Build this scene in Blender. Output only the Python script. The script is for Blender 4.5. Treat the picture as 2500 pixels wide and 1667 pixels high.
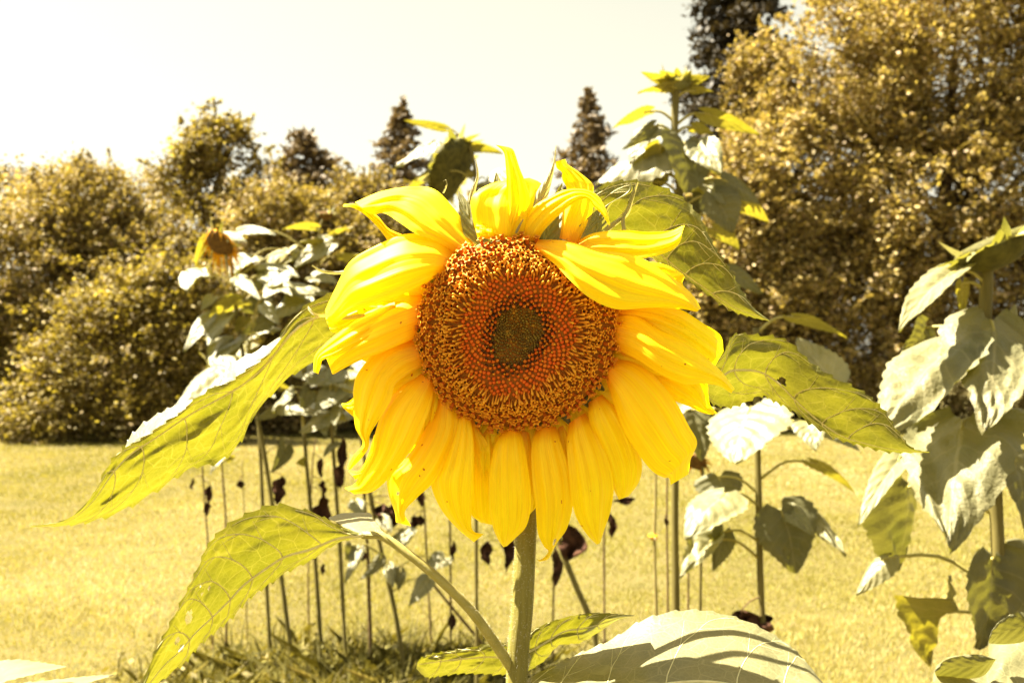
import bpy, math, random
import numpy as np
from mathutils import Vector, Matrix

# ------------------------------------------------------------------ clear
for o in list(bpy.data.objects):
    bpy.data.objects.remove(o, do_unlink=True)
SC = bpy.context.scene
COL = SC.collection

# ------------------------------------------------------------------ camera, sky, sun, exposure
F = 2430.6                     # focal length in pixels of the 2500 px wide photograph (35 mm lens)
CAM_H = 1.60
PITCH = math.radians(1.1)
cam_d = bpy.data.cameras.new('camera')
cam_d.lens = 35.0
cam_d.sensor_width = 36.0
cam_d.clip_start = 0.05
cam_d.clip_end = 2000.0
cam_d.dof.use_dof = True
cam_d.dof.focus_distance = 0.80
cam_d.dof.aperture_fstop = 11.0
cam = bpy.data.objects.new('camera', cam_d)
COL.objects.link(cam)
cam.location = (0, 0, CAM_H)
cam.rotation_euler = (math.pi / 2 + PITCH, 0, 0)
SC.camera = cam

SUN = Vector((-0.50, 0.06, 0.86)).normalized()
world = bpy.data.worlds.new('World')
SC.world = world
world.use_nodes = True
wn = world.node_tree.nodes
wl = world.node_tree.links
wn.clear()
sky = wn.new('ShaderNodeTexSky')
sky.sky_type = 'NISHITA'
sky.sun_disc = False
sky.sun_elevation = math.asin(SUN.z)
sky.sun_rotation = math.atan2(SUN.x, SUN.y)
sky.dust_density = 2.0
sky.air_density = 1.0
hs = wn.new('ShaderNodeHueSaturation')          # hazy, washed-out summer sky
hs.inputs['Saturation'].default_value = 0.06
tint = wn.new('ShaderNodeMix')
tint.data_type = 'RGBA'
tint.blend_type = 'MULTIPLY'
tint.inputs[0].default_value = 1.0
tint.inputs[7].default_value = (1.0, 0.965, 0.77, 1)
bg = wn.new('ShaderNodeBackground')
bg.inputs[1].default_value = 0.030
wo = wn.new('ShaderNodeOutputWorld')
wl.new(sky.outputs[0], hs.inputs['Color'])
wl.new(hs.outputs[0], tint.inputs[6])
wl.new(tint.outputs[2], bg.inputs[0])
wl.new(bg.outputs[0], wo.inputs[0])

sun_d = bpy.data.lights.new('sun', 'SUN')
sun_d.energy = 4.6
sun_d.angle = math.radians(0.53)
sun_d.color = (1.0, 0.91, 0.74)
sun = bpy.data.objects.new('sun', sun_d)
COL.objects.link(sun)
sun.location = (-20, 8, 40)
sun.rotation_euler = SUN.to_track_quat('Z', 'Y').to_euler()

SC.view_settings.view_transform = 'Standard'
SC.view_settings.look = 'None'
SC.view_settings.gamma = 1.0
SC.view_settings.use_curve_mapping = False
SC.view_settings.exposure = 3.05
SC.render.engine = 'CYCLES'
SC.cycles.max_bounces = 8
SC.cycles.transparent_max_bounces = 8

# ------------------------------------------------------------------ helpers
rng = np.random.default_rng(7)
random.seed(7)
CR, SR = math.cos(PITCH), math.sin(PITCH)


def P(x, y, d):
    """photograph pixel (2500 x 1667) at depth d (m) -> world point(s)"""
    x = np.asarray(x, float); y = np.asarray(y, float); d = np.asarray(d, float)
    cx = (x - 1250.0) / F * d
    cy = (833.5 - y) / F * d
    wx = cx
    wy = d * CR - cy * SR
    wz = CAM_H + d * SR + cy * CR
    return np.stack(np.broadcast_arrays(wx, wy, wz), -1)


def gd(D, y_px_unused=None):
    return D


def catmull(pts, n):
    pts = np.asarray(pts, float)
    if pts.ndim == 1:
        pts = pts[:, None]
    m = len(pts)
    if m == 1:
        return np.repeat(pts, n, 0)
    ext = np.vstack([2 * pts[0] - pts[1], pts, 2 * pts[-1] - pts[-2]])
    t = np.linspace(0, m - 1, n)
    i = np.minimum(t.astype(int), m - 2)
    f = (t - i)[:, None]
    p0, p1, p2, p3 = ext[i], ext[i + 1], ext[i + 2], ext[i + 3]
    return 0.5 * ((2 * p1) + (-p0 + p2) * f + (2 * p0 - 5 * p1 + 4 * p2 - p3) * f ** 2 + (-p0 + 3 * p1 - 3 * p2 + p3) * f ** 3)


def vnoise(u, v, seed=0):
    """smooth value noise on arrays"""
    r = np.random.default_rng(seed)
    tab = r.uniform(-1, 1, (64, 64))
    iu = np.floor(u).astype(int); iv = np.floor(v).astype(int)
    fu = u - iu; fv = v - iv
    fu = fu * fu * (3 - 2 * fu); fv = fv * fv * (3 - 2 * fv)
    a = tab[iu % 64, iv % 64]; b = tab[(iu + 1) % 64, iv % 64]
    c = tab[iu % 64, (iv + 1) % 64]; d = tab[(iu + 1) % 64, (iv + 1) % 64]
    return (a * (1 - fu) + b * fu) * (1 - fv) + (c * (1 - fu) + d * fu) * fv


def link(name, me, mats, parent=None, loc=None):
    o = bpy.data.objects.new(name, me)
    COL.objects.link(o)
    if not isinstance(mats, (list, tuple)):
        mats = [mats]
    if len(me.materials) == 0:
        for m in mats:
            me.materials.append(m)
    if parent is not None:
        o.parent = parent
    if loc is not None:
        o.location = loc
    return o


def tag(o, label=None, cat=None, group=None, kind=None):
    if label: o['label'] = label
    if cat: o['category'] = cat
    if group: o['group'] = group
    if kind: o['kind'] = kind
    return o


def empty(name, loc, label, cat, group=None):
    o = bpy.data.objects.new(name, None)
    COL.objects.link(o)
    o.location = tuple(float(a) for a in loc)
    o.empty_display_size = 0.05
    return tag(o, label, cat, group)


def mesh_np(name, V, faces, uv=None, smooth=True, attrs=None, fm=None):
    """V (n,3), faces (m,k) equal-sized polygons, uv per vertex"""
    V = np.ascontiguousarray(V, dtype=np.float32)
    faces = np.ascontiguousarray(faces, dtype=np.int32)
    k = faces.shape[1]
    me = bpy.data.meshes.new(name)
    me.vertices.add(len(V))
    me.vertices.foreach_set('co', V.ravel())
    me.loops.add(faces.size)
    me.loops.foreach_set('vertex_index', faces.ravel())
    me.polygons.add(len(faces))
    me.polygons.foreach_set('loop_start', np.arange(0, faces.size, k, dtype=np.int32))
    me.polygons.foreach_set('loop_total', np.full(len(faces), k, dtype=np.int32))
    if smooth:
        me.polygons.foreach_set('use_smooth', np.ones(len(faces), dtype=bool))
    if fm is not None:
        me.polygons.foreach_set('material_index', np.asarray(fm, dtype=np.int32))
    if uv is not None:
        l = me.uv_layers.new(name='UVMap')
        l.data.foreach_set('uv', np.ascontiguousarray(np.asarray(uv, np.float32)[faces.ravel()]).ravel())
    if attrs:
        for an, av in attrs.items():
            a = me.attributes.new(an, 'FLOAT', 'POINT')
            a.data.foreach_set('value', np.ascontiguousarray(av, dtype=np.float32))
    me.update(calc_edges=True)
    return me


def grid_faces(nu, nv, keep=None):
    i = np.arange((nu - 1) * (nv - 1))
    a = (i // (nv - 1)) * nv + i % (nv - 1)
    f = np.stack([a, a + 1, a + nv + 1, a + nv], 1)
    if keep is not None:
        f = f[keep]
    return f


class MB:
    """collects polygons of any size into one mesh"""
    def __init__(self):
        self.v = []; self.f = []; self.t = []; self.n = 0; self.m = []

    def add(self, V, Fs, tone=0.0, mat=0):
        V = np.asarray(V, float)
        self.v.append(V)
        self.t.append(np.full(len(V), tone) if np.isscalar(tone) else np.asarray(tone, float))
        for f in Fs:
            self.f.append([int(a) + self.n for a in f]); self.m.append(mat)
        self.n += len(V)

    def tube(self, pts, rad, sides=6, tone=0.0, cap=True, mat=0):
        pts = np.asarray(pts, float)
        n = len(pts)
        rad = np.broadcast_to(np.asarray(rad, float), (n,))
        T = np.gradient(pts, axis=0)
        T /= np.linalg.norm(T, axis=1)[:, None] + 1e-12
        ref = np.array([0.13, -0.97, 0.21]) if abs(T[0] @ np.array([0.13, -0.97, 0.21])) < 0.9 else np.array([1.0, 0.1, 0.1])
        V = []
        A = None
        for i in range(n):
            if A is None:
                A = np.cross(T[i], ref)
            else:
                A = A - T[i] * (A @ T[i])
            A /= np.linalg.norm(A) + 1e-12
            B = np.cross(T[i], A)
            for s in range(sides):
                an = 2 * math.pi * s / sides
                V.append(pts[i] + rad[i] * (math.cos(an) * A + math.sin(an) * B))
        Fs = []
        for i in range(n - 1):
            for s in range(sides):
                s2 = (s + 1) % sides
                Fs.append((i * sides + s, i * sides + s2, (i + 1) * sides + s2, (i + 1) * sides + s))
        if cap:
            Fs.append(tuple(range(sides - 1, -1, -1)))
            Fs.append(tuple((n - 1) * sides + s for s in range(sides)))
        self.add(V, Fs, tone, mat)

    def build(self, name, mats, parent=None, origin=(0, 0, 0), smooth=True, loc=None):
        V = np.vstack(self.v) - np.asarray(origin, float)
        me = bpy.data.meshes.new(name)
        me.from_pydata(V.tolist(), [], self.f)
        if smooth:
            me.polygons.foreach_set('use_smooth', np.ones(len(me.polygons), dtype=bool))
        me.polygons.foreach_set('material_index', np.asarray(self.m, dtype=np.int32))
        a = me.attributes.new('tone', 'FLOAT', 'POINT')
        a.data.foreach_set('value', np.concatenate(self.t).astype(np.float32))
        me.update()
        return link(name, me, mats, parent, loc)


# ------------------------------------------------------------------ materials
def new_mat(name):
    m = bpy.data.materials.new(name)
    m.use_nodes = True
    n = m.node_tree.nodes
    n.clear()
    out = n.new('ShaderNodeOutputMaterial')
    return m, n, m.node_tree.links, out


def ramp(n, stops, interp='LINEAR'):
    r = n.new('ShaderNodeValToRGB')
    e = r.color_ramp.elements
    r.color_ramp.interpolation = interp
    while len(e) > 1:
        e.remove(e[-1])
    e[0].position = stops[0][0]; e[0].color = (*stops[0][1], 1)
    for p, c in stops[1:]:
        x = e.new(p); x.color = (*c, 1)
    return r


def noise(n, l, scale, detail=3.0, rough=0.55, vec=None):
    t = n.new('ShaderNodeTexNoise')
    t.inputs['Scale'].default_value = scale
    t.inputs['Detail'].default_value = detail
    t.inputs['Roughness'].default_value = rough
    if vec is not None:
        l.new(vec, t.inputs['Vector'])
    return t


def mixc(n, l, fac, a, b, mode='MIX'):
    m = n.new('ShaderNodeMix')
    m.data_type = 'RGBA'
    m.blend_type = mode
    for sock, val in ((0, fac), (6, a), (7, b)):
        if isinstance(val, (int, float)):
            m.inputs[sock].default_value = val
        elif isinstance(val, tuple):
            m.inputs[sock].default_value = (*val, 1)
        else:
            l.new(val, m.inputs[sock])
    return m.outputs[2]


def math_n(n, l, op, a, b=0.0, c=None):
    m = n.new('ShaderNodeMath')
    m.operation = op
    for i, val in enumerate((a, b, c)):
        if val is None:
            continue
        if isinstance(val, (int, float)):
            m.inputs[i].default_value = val
        else:
            l.new(val, m.inputs[i])
    return m.outputs[0]


def attr(n, name):
    a = n.new('ShaderNodeAttribute')
    a.attribute_name = name
    return a.outputs['Fac']


def sheet_shader(n, l, out, refl, trans, rough=0.5, spec=0.3, bump=None, sheen=0.0):
    """thin living tissue: reflects on the lit side, lets part of the light through"""
    pb = n.new('ShaderNodeBsdfPrincipled')
    pb.inputs['Roughness'].default_value = rough
    pb.inputs['Specular IOR Level'].default_value = spec
    if sheen:
        pb.inputs['Sheen Weight'].default_value = sheen
    tr = n.new('ShaderNodeBsdfTranslucent')
    for s, sock in ((refl, pb.inputs['Base Color']), (trans, tr.inputs['Color'])):
        if isinstance(s, tuple):
            sock.default_value = (*s, 1)
        else:
            l.new(s, sock)
    if bump is not None:
        l.new(bump, pb.inputs['Normal'])
        l.new(bump, tr.inputs['Normal'])
    ad = n.new('ShaderNodeAddShader')
    l.new(pb.outputs[0], ad.inputs[0])
    l.new(tr.outputs[0], ad.inputs[1])
    l.new(ad.outputs[0], out.inputs['Surface'])
    return pb


def bump_n(n, l, h, strength=0.3, dist=0.001, normal=None):
    b = n.new('ShaderNodeBump')
    b.inputs['Strength'].default_value = strength
    b.inputs['Distance'].default_value = dist
    l.new(h, b.inputs['Height'])
    if normal is not None:
        l.new(normal, b.inputs['Normal'])
    return b.outputs[0]


def uv_split(n, l):
    u = n.new('ShaderNodeUVMap')
    u.uv_map = 'UVMap'
    s = n.new('ShaderNodeSeparateXYZ')
    l.new(u.outputs[0], s.inputs[0])
    return u.outputs[0], s.outputs[0], s.outputs[1]


def mat_petal():
    m, n, l, out = new_mat('petal_yellow')
    uv, u, v = uv_split(n, l)
    mp = n.new('ShaderNodeMapping')
    mp.inputs['Scale'].default_value = (1.6, 26.0, 1.0)
    l.new(uv, mp.inputs[0])
    oi = n.new('ShaderNodeObjectInfo')
    l.new(math_n(n, l, 'MULTIPLY', oi.outputs['Random'], 40.0), mp.inputs['Location']) if False else None
    st = noise(n, l, 1.0, 3.0, 0.6, mp.outputs[0])
    big = noise(n, l, 9.0, 2.0)
    tc = n.new('ShaderNodeTexCoord')
    l.new(tc.outputs['Object'], big.inputs['Vector'])
    basec = ramp(n, [(0.0, (0.62, 0.24, 0.002)), (0.12, (0.68, 0.47, 0.002)), (0.5, (0.71, 0.62, 0.002)), (1.0, (0.73, 0.66, 0.003))])
    l.new(u, basec.inputs[0])
    strk = ramp(n, [(0.30, (0.86, 0.74, 0.7)), (0.62, (1.0, 1.0, 1.0))])
    l.new(st.outputs['Fac'], strk.inputs[0])
    c = mixc(n, l, 0.85, basec.outputs[0], strk.outputs[0], 'MULTIPLY')
    bl = ramp(n, [(0.25, (0.9, 0.8, 0.8)), (0.7, (1, 1.04, 1))])
    l.new(big.outputs['Fac'], bl.inputs[0])
    c = mixc(n, l, 0.6, c, bl.outputs[0], 'MULTIPLY')
    sp = noise(n, l, 190.0, 1.0)
    l.new(tc.outputs['Object'], sp.inputs['Vector'])
    spm = ramp(n, [(0.775, (0, 0, 0)), (0.80, (1, 1, 1))])
    l.new(sp.outputs['Fac'], spm.inputs[0])
    c = mixc(n, l, spm.outputs[0], c, (0.35, 0.11, 0.004))
    tr = mixc(n, l, 1.0, c, (0.55, 0.50, 0.4), 'MULTIPLY')
    bmp = bump_n(n, l, st.outputs['Fac'], 0.4, 0.0009)
    sheet_shader(n, l, out, c, tr, 0.55, 0.18, bmp)
    return m


def mat_leaf(name, refl, trans, vein, near=True, rough=0.5, spec=0.35, wr=(0.5, 0.004)):
    m, n, l, out = new_mat(name)
    uv, u, v = uv_split(n, l)
    tc = n.new('ShaderNodeTexCoord')
    big = noise(n, l, 22.0 if near else 9.0, 3.0)
    l.new(tc.outputs['Object'], big.inputs['Vector'])
    var = ramp(n, [(0.3, (0.72, 0.76, 0.7)), (0.7, (1.12, 1.1, 1.05))])
    l.new(big.outputs['Fac'], var.inputs[0])
    rc = mixc(n, l, 1.0, refl, var.outputs[0], 'MULTIPLY')
    tcx = mixc(n, l, 1.0, trans, var.outputs[0], 'MULTIPLY')
    if near:
        vo = n.new('ShaderNodeTexVoronoi')
        vo.feature = 'DISTANCE_TO_EDGE'
        vo.inputs['Scale'].default_value = 210.0
        l.new(tc.outputs['Object'], vo.inputs['Vector'])
        vo2 = n.new('ShaderNodeTexVoronoi')
        vo2.feature = 'DISTANCE_TO_EDGE'
        vo2.inputs['Scale'].default_value = 60.0
        l.new(tc.outputs['Object'], vo2.inputs['Vector'])
        e1 = ramp(n, [(0.0, (1, 1, 1)), (0.10, (0, 0, 0))])
        l.new(vo.outputs['Distance'], e1.inputs[0])
        e2 = ramp(n, [(0.0, (1, 1, 1)), (0.035, (0, 0, 0))])
        l.new(vo2.outputs['Distance'], e2.inputs[0])
        ee = math_n(n, l, 'MAXIMUM', math_n(n, l, 'MULTIPLY', e1.outputs[0], 0.35), e2.outputs[0])
        rc = mixc(n, l, math_n(n, l, 'MULTIPLY', ee, 0.30), rc, vein)
        tcx = mixc(n, l, math_n(n, l, 'MULTIPLY', ee, 0.45), tcx, (0.11, 0.095, 0.01))
        fine = noise(n, l, 600.0, 2.0)
        l.new(tc.outputs['Object'], fine.inputs['Vector'])
        h = math_n(n, l, 'ADD', math_n(n, l, 'MULTIPLY', vo.outputs['Distance'], 1.0), math_n(n, l, 'MULTIPLY', fine.outputs['Fac'], 0.35))
        b = bump_n(n, l, h, 0.35, 0.0010)
    else:
        # midrib and side veins of smaller leaves, in the leaf's own UV
        av = math_n(n, l, 'ABSOLUTE', math_n(n, l, 'SUBTRACT', v, 0.5))
        mid = math_n(n, l, 'LESS_THAN', av, 0.018)
        ph = math_n(n, l, 'SUBTRACT', u, math_n(n, l, 'MULTIPLY', av, 0.62))
        fr = math_n(n, l, 'FRACT', math_n(n, l, 'MULTIPLY', ph, 6.0))
        fr = math_n(n, l, 'ABSOLUTE', math_n(n, l, 'SUBTRACT', fr, 0.5))
        side = math_n(n, l, 'LESS_THAN', fr, 0.05)
        side = math_n(n, l, 'MULTIPLY', side, math_n(n, l, 'GREATER_THAN', ph, 0.0))
        vm = math_n(n, l, 'MAXIMUM', mid, math_n(n, l, 'MULTIPLY', side, 0.55))
        rc = mixc(n, l, math_n(n, l, 'MULTIPLY', vm, 0.6), rc, vein)
        fine = noise(n, l, 90.0, 3.0)
        l.new(tc.outputs['Object'], fine.inputs['Vector'])
        h = math_n(n, l, 'ADD', fine.outputs['Fac'], math_n(n, l, 'MULTIPLY', fr, 1.2))
        b = bump_n(n, l, h, *wr)
    sheet_shader(n, l, out, rc, tcx, rough, spec, b)
    return m


def mat_solid(name, c1, c2, scale=60.0, rough=0.6, spec=0.25, bump=0.3, bdist=0.001, stretch=None, detail=4.0):
    m, n, l, out = new_mat(name)
    tc = n.new('ShaderNodeTexCoord')
    vec = tc.outputs['Object']
    if stretch:
        mp = n.new('ShaderNodeMapping')
        mp.inputs['Scale'].default_value = stretch
        l.new(vec, mp.inputs[0])
        vec = mp.outputs[0]
    t = noise(n, l, scale, detail, 0.6, vec)
    r = ramp(n, [(0.3, c1), (0.7, c2)])
    l.new(t.outputs['Fac'], r.inputs[0])
    pb = n.new('ShaderNodeBsdfPrincipled')
    pb.inputs['Roughness'].default_value = rough
    pb.inputs['Specular IOR Level'].default_value = spec
    l.new(r.outputs[0], pb.inputs['Base Color'])
    l.new(bump_n(n, l, t.outputs['Fac'], bump, bdist), pb.inputs['Normal'])
    l.new(pb.outputs[0], out.inputs['Surface'])
    return m


def mat_tone(name, stops, rough=0.5, spec=0.3, trans=0.0, transc=(1, 1, 1), pale=None):
    """colour chosen by the per-leaf attribute 'tone'"""
    m, n, l, out = new_mat(name)
    r = ramp(n, stops)
    l.new(attr(n, 'tone'), r.inputs[0])
    if trans > 0:
        tr = mixc(n, l, 1.0, r.outputs[0], tuple(trans * a for a in transc), 'MULTIPLY')
        rc = r.outputs[0]
        if pale:       # sky reflection on some glossy leaves, painted as a paler colour
            hue = attr(n, 'hue')
            rc = mixc(n, l, hue, rc, pale)
        sheet_shader(n, l, out, rc, tr, rough, spec)
    else:
        pb = n.new('ShaderNodeBsdfPrincipled')
        pb.inputs['Roughness'].default_value = rough
        pb.inputs['Specular IOR Level'].default_value = spec
        l.new(r.outputs[0], pb.inputs['Base Color'])
        l.new(pb.outputs[0], out.inputs['Surface'])
    return m


def mat_ground():
    m, n, l, out = new_mat('lawn_soil')
    tc = n.new('ShaderNodeTexCoord')
    big = noise(n, l, 0.35, 4.0, 0.6, tc.outputs['Object'])
    mid = noise(n, l, 3.0, 4.0, 0.6, tc.outputs['Object'])
    fine = noise(n, l, 45.0, 3.0, 0.7, tc.outputs['Object'])
    r1 = ramp(n, [(0.3, (0.10, 0.083, 0.028)), (0.55, (0.125, 0.103, 0.038)), (0.75, (0.15, 0.122, 0.052))])
    l.new(big.outputs['Fac'], r1.inputs[0])
    r2 = ramp(n, [(0.3, (0.72, 0.76, 0.7)), (0.7, (1.18, 1.14, 1.15))])
    l.new(mid.outputs['Fac'], r2.inputs[0])
    r3 = ramp(n, [(0.3, (0.55, 0.56, 0.5)), (0.65, (1.22, 1.2, 1.25))])
    l.new(fine.outputs['Fac'], r3.inputs[0])
    c = mixc(n, l, 0.8, r1.outputs[0], r2.outputs[0], 'MULTIPLY')
    c = mixc(n, l, 0.75, c, r3.outputs[0], 'MULTIPLY')
    pb = n.new('ShaderNodeBsdfPrincipled')
    pb.inputs['Roughness'].default_value = 0.95
    pb.inputs['Specular IOR Level'].default_value = 0.05
    l.new(c, pb.inputs['Base Color'])
    l.new(bump_n(n, l, fine.outputs['Fac'], 0.8, 0.03), pb.inputs['Normal'])
    l.new(pb.outputs[0], out.inputs['Surface'])
    return m


M = {}
M['petal'] = mat_petal()
M['leaf_near'] = mat_leaf('sunflower_leaf', (0.130, 0.120, 0.058), (0.082, 0.066, 0.003), (0.34, 0.31, 0.16), True)
M['leaf_under'] = mat_leaf('sunflower_leaf_underside', (0.105, 0.100, 0.020), (0.068, 0.063, 0.002), (0.34, 0.31, 0.12), True)
M['leaf'] = mat_leaf('sunflower_leaf_small', (0.138, 0.127, 0.060), (0.095, 0.087, 0.006), (0.26, 0.23, 0.13), False, 0.5, 0.4)
M['leaf_wrinkled'] = mat_leaf('sunflower_leaf_wrinkled', (0.124, 0.114, 0.056), (0.07, 0.064, 0.005), (0.22, 0.195, 0.10), False, 0.55, 0.3, (0.7, 0.006))
M['leaf_dark'] = mat_leaf('sunflower_leaf_shaded', (0.095, 0.088, 0.040), (0.05, 0.045, 0.005), (0.17, 0.15, 0.08), False, 0.6, 0.25)  # for leaves in shade: the shade is put into a darker, less translucent colour
M['leaf_yellow'] = mat_leaf('sunflower_leaf_young', (0.15, 0.128, 0.035), (0.12, 0.10, 0.006), (0.25, 0.21, 0.08), False, 0.55, 0.25)
def mat_vein():
    m, n, l, out = new_mat('leaf_vein')
    tc = n.new('ShaderNodeTexCoord')
    t = noise(n, l, 200.0, 2.0, 0.5, tc.outputs['Object'])
    r = ramp(n, [(0.3, (0.50, 0.45, 0.22)), (0.7, (0.62, 0.56, 0.30))])
    l.new(t.outputs['Fac'], r.inputs[0])
    sheet_shader(n, l, out, r.outputs[0], (0.2, 0.18, 0.08), 0.5, 0.2)
    return m


M['vein'] = mat_vein()
M['stem'] = mat_solid('sunflower_stem', (0.13, 0.112, 0.02), (0.21, 0.178, 0.042), 40, 0.6, 0.25, 0.5, 0.001, (6, 6, 0.6))
M['stalk'] = mat_solid('leaf_stalk', (0.24, 0.205, 0.045), (0.33, 0.28, 0.085), 90, 0.55, 0.3)
M['hair'] = mat_solid('stem_hair', (0.55, 0.52, 0.38), (0.62, 0.58, 0.44), 50, 0.6, 0.2)
M['bg_stem'] = mat_solid('row_stem', (0.085, 0.07, 0.018), (0.15, 0.122, 0.036), 12, 0.65, 0.2, 0.4, 0.002, (5, 5, 0.7))
M['dry_stem'] = mat_solid('dry_stalk', (0.075, 0.045, 0.02), (0.15, 0.10, 0.045), 14, 0.8, 0.1, 0.4, 0.002, (5, 5, 0.7))
M['pale_stem'] = mat_solid('pale_stalk', (0.2, 0.16, 0.05), (0.26, 0.21, 0.08), 14, 0.8, 0.1)
M['dead'] = mat_solid('withered_leaf', (0.024, 0.011, 0.007), (0.10, 0.046, 0.024), 30, 0.8, 0.1, 0.6, 0.004)
M['bract'] = mat_leaf('green_bract', (0.13, 0.125, 0.05), (0.09, 0.08, 0.008), (0.2, 0.18, 0.08), False)
M['bract_pale'] = mat_leaf('pale_bract', (0.26, 0.235, 0.13), (0.14, 0.12, 0.03), (0.3, 0.26, 0.14), False)
M['disc'] = mat_solid('disc_flesh', (0.20, 0.06, 0.006), (0.34, 0.12, 0.010), 220, 0.7, 0.15, 0.6, 0.001)
M['floret'] = mat_tone('disc_florets', [(0.0, (0.02, 0.008, 0.004)), (0.15, (0.06, 0.02, 0.005)), (0.3, (0.60, 0.085, 0.005)), (0.5, (0.58, 0.19, 0.009)), (0.75, (0.74, 0.35, 0.022)), (0.9, (0.095, 0.050, 0.007)), (1.0, (0.22, 0.14, 0.016))], 0.6, 0.2)
M['head_back'] = mat_solid('flower_head_green', (0.03, 0.028, 0.006), (0.10, 0.088, 0.018), 45, 0.7, 0.15, 0.6, 0.004)
M['old_petal'] = mat_solid('withered_petal', (0.45, 0.17, 0.006), (0.62, 0.32, 0.01), 60, 0.7, 0.1)
M['brown'] = mat_solid('brown_bud', (0.06, 0.03, 0.01), (0.14, 0.075, 0.02), 60, 0.8, 0.1)
M['bark'] = mat_solid('bark', (0.03, 0.02, 0.012), (0.085, 0.06, 0.035), 5, 0.9, 0.05, 0.8, 0.03, (4, 4, 0.6))
M['ground'] = mat_ground()
M['grass'] = mat_tone('grass_blades', [(0.0, (0.108, 0.099, 0.018)), (0.35, (0.152, 0.135, 0.028)), (0.7, (0.188, 0.163, 0.050)), (1.0, (0.28, 0.236, 0.12))], 0.6, 0.2, 0.75, (1.0, 0.95, 0.5))
M['weed'] = mat_tone('weeds', [(0.0, (0.03, 0.026, 0.006)), (0.5, (0.085, 0.075, 0.014)), (0.85, (0.14, 0.12, 0.028)), (1.0, (0.2, 0.17, 0.075))], 0.65, 0.1, 0.5, (1.0, 0.9, 0.4))
M['tree_left'] = mat_tone('left_foliage', [(0.0, (0.044, 0.032, 0.011)), (0.4, (0.122, 0.094, 0.028)), (0.8, (0.20, 0.158, 0.05)), (1.0, (0.28, 0.22, 0.105))], 0.6, 0.15, 0.6, (1.0, 0.93, 0.35), (0.26, 0.18, 0.105))
M['tree_fresh'] = mat_tone('fresh_foliage', [(0.0, (0.042, 0.030, 0.009)), (0.4, (0.108, 0.081, 0.021)), (0.8, (0.18, 0.147, 0.037)), (1.0, (0.26, 0.21, 0.085))], 0.6, 0.15, 0.75, (1.0, 0.96, 0.3), (0.26, 0.195, 0.10))
M['tree_right'] = mat_tone('right_foliage', [(0.0, (0.050, 0.036, 0.012)), (0.45, (0.178, 0.135, 0.042)), (0.85, (0.285, 0.224, 0.082)), (1.0, (0.37, 0.295, 0.145))], 0.6, 0.15, 0.6, (1.0, 0.95, 0.45), (0.36, 0.26, 0.15))
M['cedar'] = mat_tone('cedar_needles', [(0.0, (0.012, 0.009, 0.004)), (0.5, (0.04, 0.030, 0.012)), (1.0, (0.09, 0.068, 0.03))], 0.6, 0.2, 0.3, (1.0, 0.9, 0.5))
M['conifer'] = mat_tone('conifer_needles', [(0.0, (0.04, 0.028, 0.013)), (0.5, (0.115, 0.082, 0.038)), (1.0, (0.20, 0.145, 0.075))], 0.6, 0.3, 0.25, (1.0, 0.9, 0.5))

# ------------------------------------------------------------------ ground, lawn
gx = np.concatenate([np.linspace(-180, -32, 10), np.linspace(-30, 30, 61), np.linspace(32, 180, 10)])
gy = np.concatenate([np.linspace(-60, -6, 6), np.linspace(-5, 40, 91), np.linspace(42, 260, 12)])
GX, GY = np.meshgrid(gx, gy, indexing='ij')


def ground_z(x, y):
    x = np.asarray(x, float); y = np.asarray(y, float)
    near = np.clip((np.hypot(x, y) - 2) / 6, 0, 1)
    return near * (0.03 * vnoise(x * 0.35 + 50, y * 0.35 + 50, 3) + 0.015 * vnoise(x * 1.1 + 50, y * 1.1 + 50, 4))


gme = mesh_np('ground', np.stack([GX, GY, ground_z(GX, GY)], -1).reshape(-1, 3), grid_faces(len(gx), len(gy)))
tag(link('ground', gme, M['ground']), kind='structure')


def blades(name, px, py, h, w, tone, mat, label, cat, lean=0.5, seed=1):
    r = np.random.default_rng(seed)
    n = len(px)
    base = np.stack([px, py, ground_z(px, py) - 0.005], 1)
    a = r.uniform(0, 2 * np.pi, n)
    la = r.uniform(0, 2 * np.pi, n)
    ln = h * r.uniform(0.1, lean, n)
    side = np.stack([np.cos(a), np.sin(a), np.zeros(n)], 1) * (w / 2)[:, None]
    mid = base + np.stack([np.cos(la) * ln * 0.35, np.sin(la) * ln * 0.35, h * 0.6], 1)
    tip = base + np.stack([np.cos(la) * ln, np.sin(la) * ln, h], 1)
    if n > 100000:
        V = np.stack([base - side, base + side, tip], 1).reshape(-1, 3)
        m = 3
    else:
        V = np.stack([base - side, base + side, mid + side * 0.8, tip, mid - side * 0.8], 1).reshape(-1, 3)
        m = 5
    Fc = np.arange(n * m).reshape(n, m)
    me = mesh_np(name, V, Fc, smooth=False, attrs={'tone': np.repeat(tone, m)})
    o = link(name, me, mat)
    return tag(o, label, cat, kind='stuff')


N = 560000
uu = rng.uniform(0, 1, N)
yy = 3.9 * (23.0 / 3.9) ** (uu ** 0.85)
xx = rng.uniform(-1, 1, N) * (yy * 0.80 + 1.2)
clump = vnoise(xx * 2.2 + 100, yy * 2.2 + 100, 11)
patch = vnoise(xx * 0.9 + 300, yy * 0.55 + 300, 12) + 0.7 * vnoise(xx * 0.25 + 30, yy * 0.22 + 30, 13)
hh = (0.022 + 0.014 * rng.random(N) + 0.008 * clump) * (1 + 0.015 * yy)
ww = 0.0026 + 0.00075 * yy
tt = np.clip(0.55 + 0.13 * clump + 0.34 * patch + rng.normal(0, 0.10, N), 0, 1)
blades('lawn_grass', xx, yy, hh, ww, tt, M['grass'], 'mown sunlit lawn grass spread under the sunflower row', 'grass', 0.9, 2)


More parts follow.
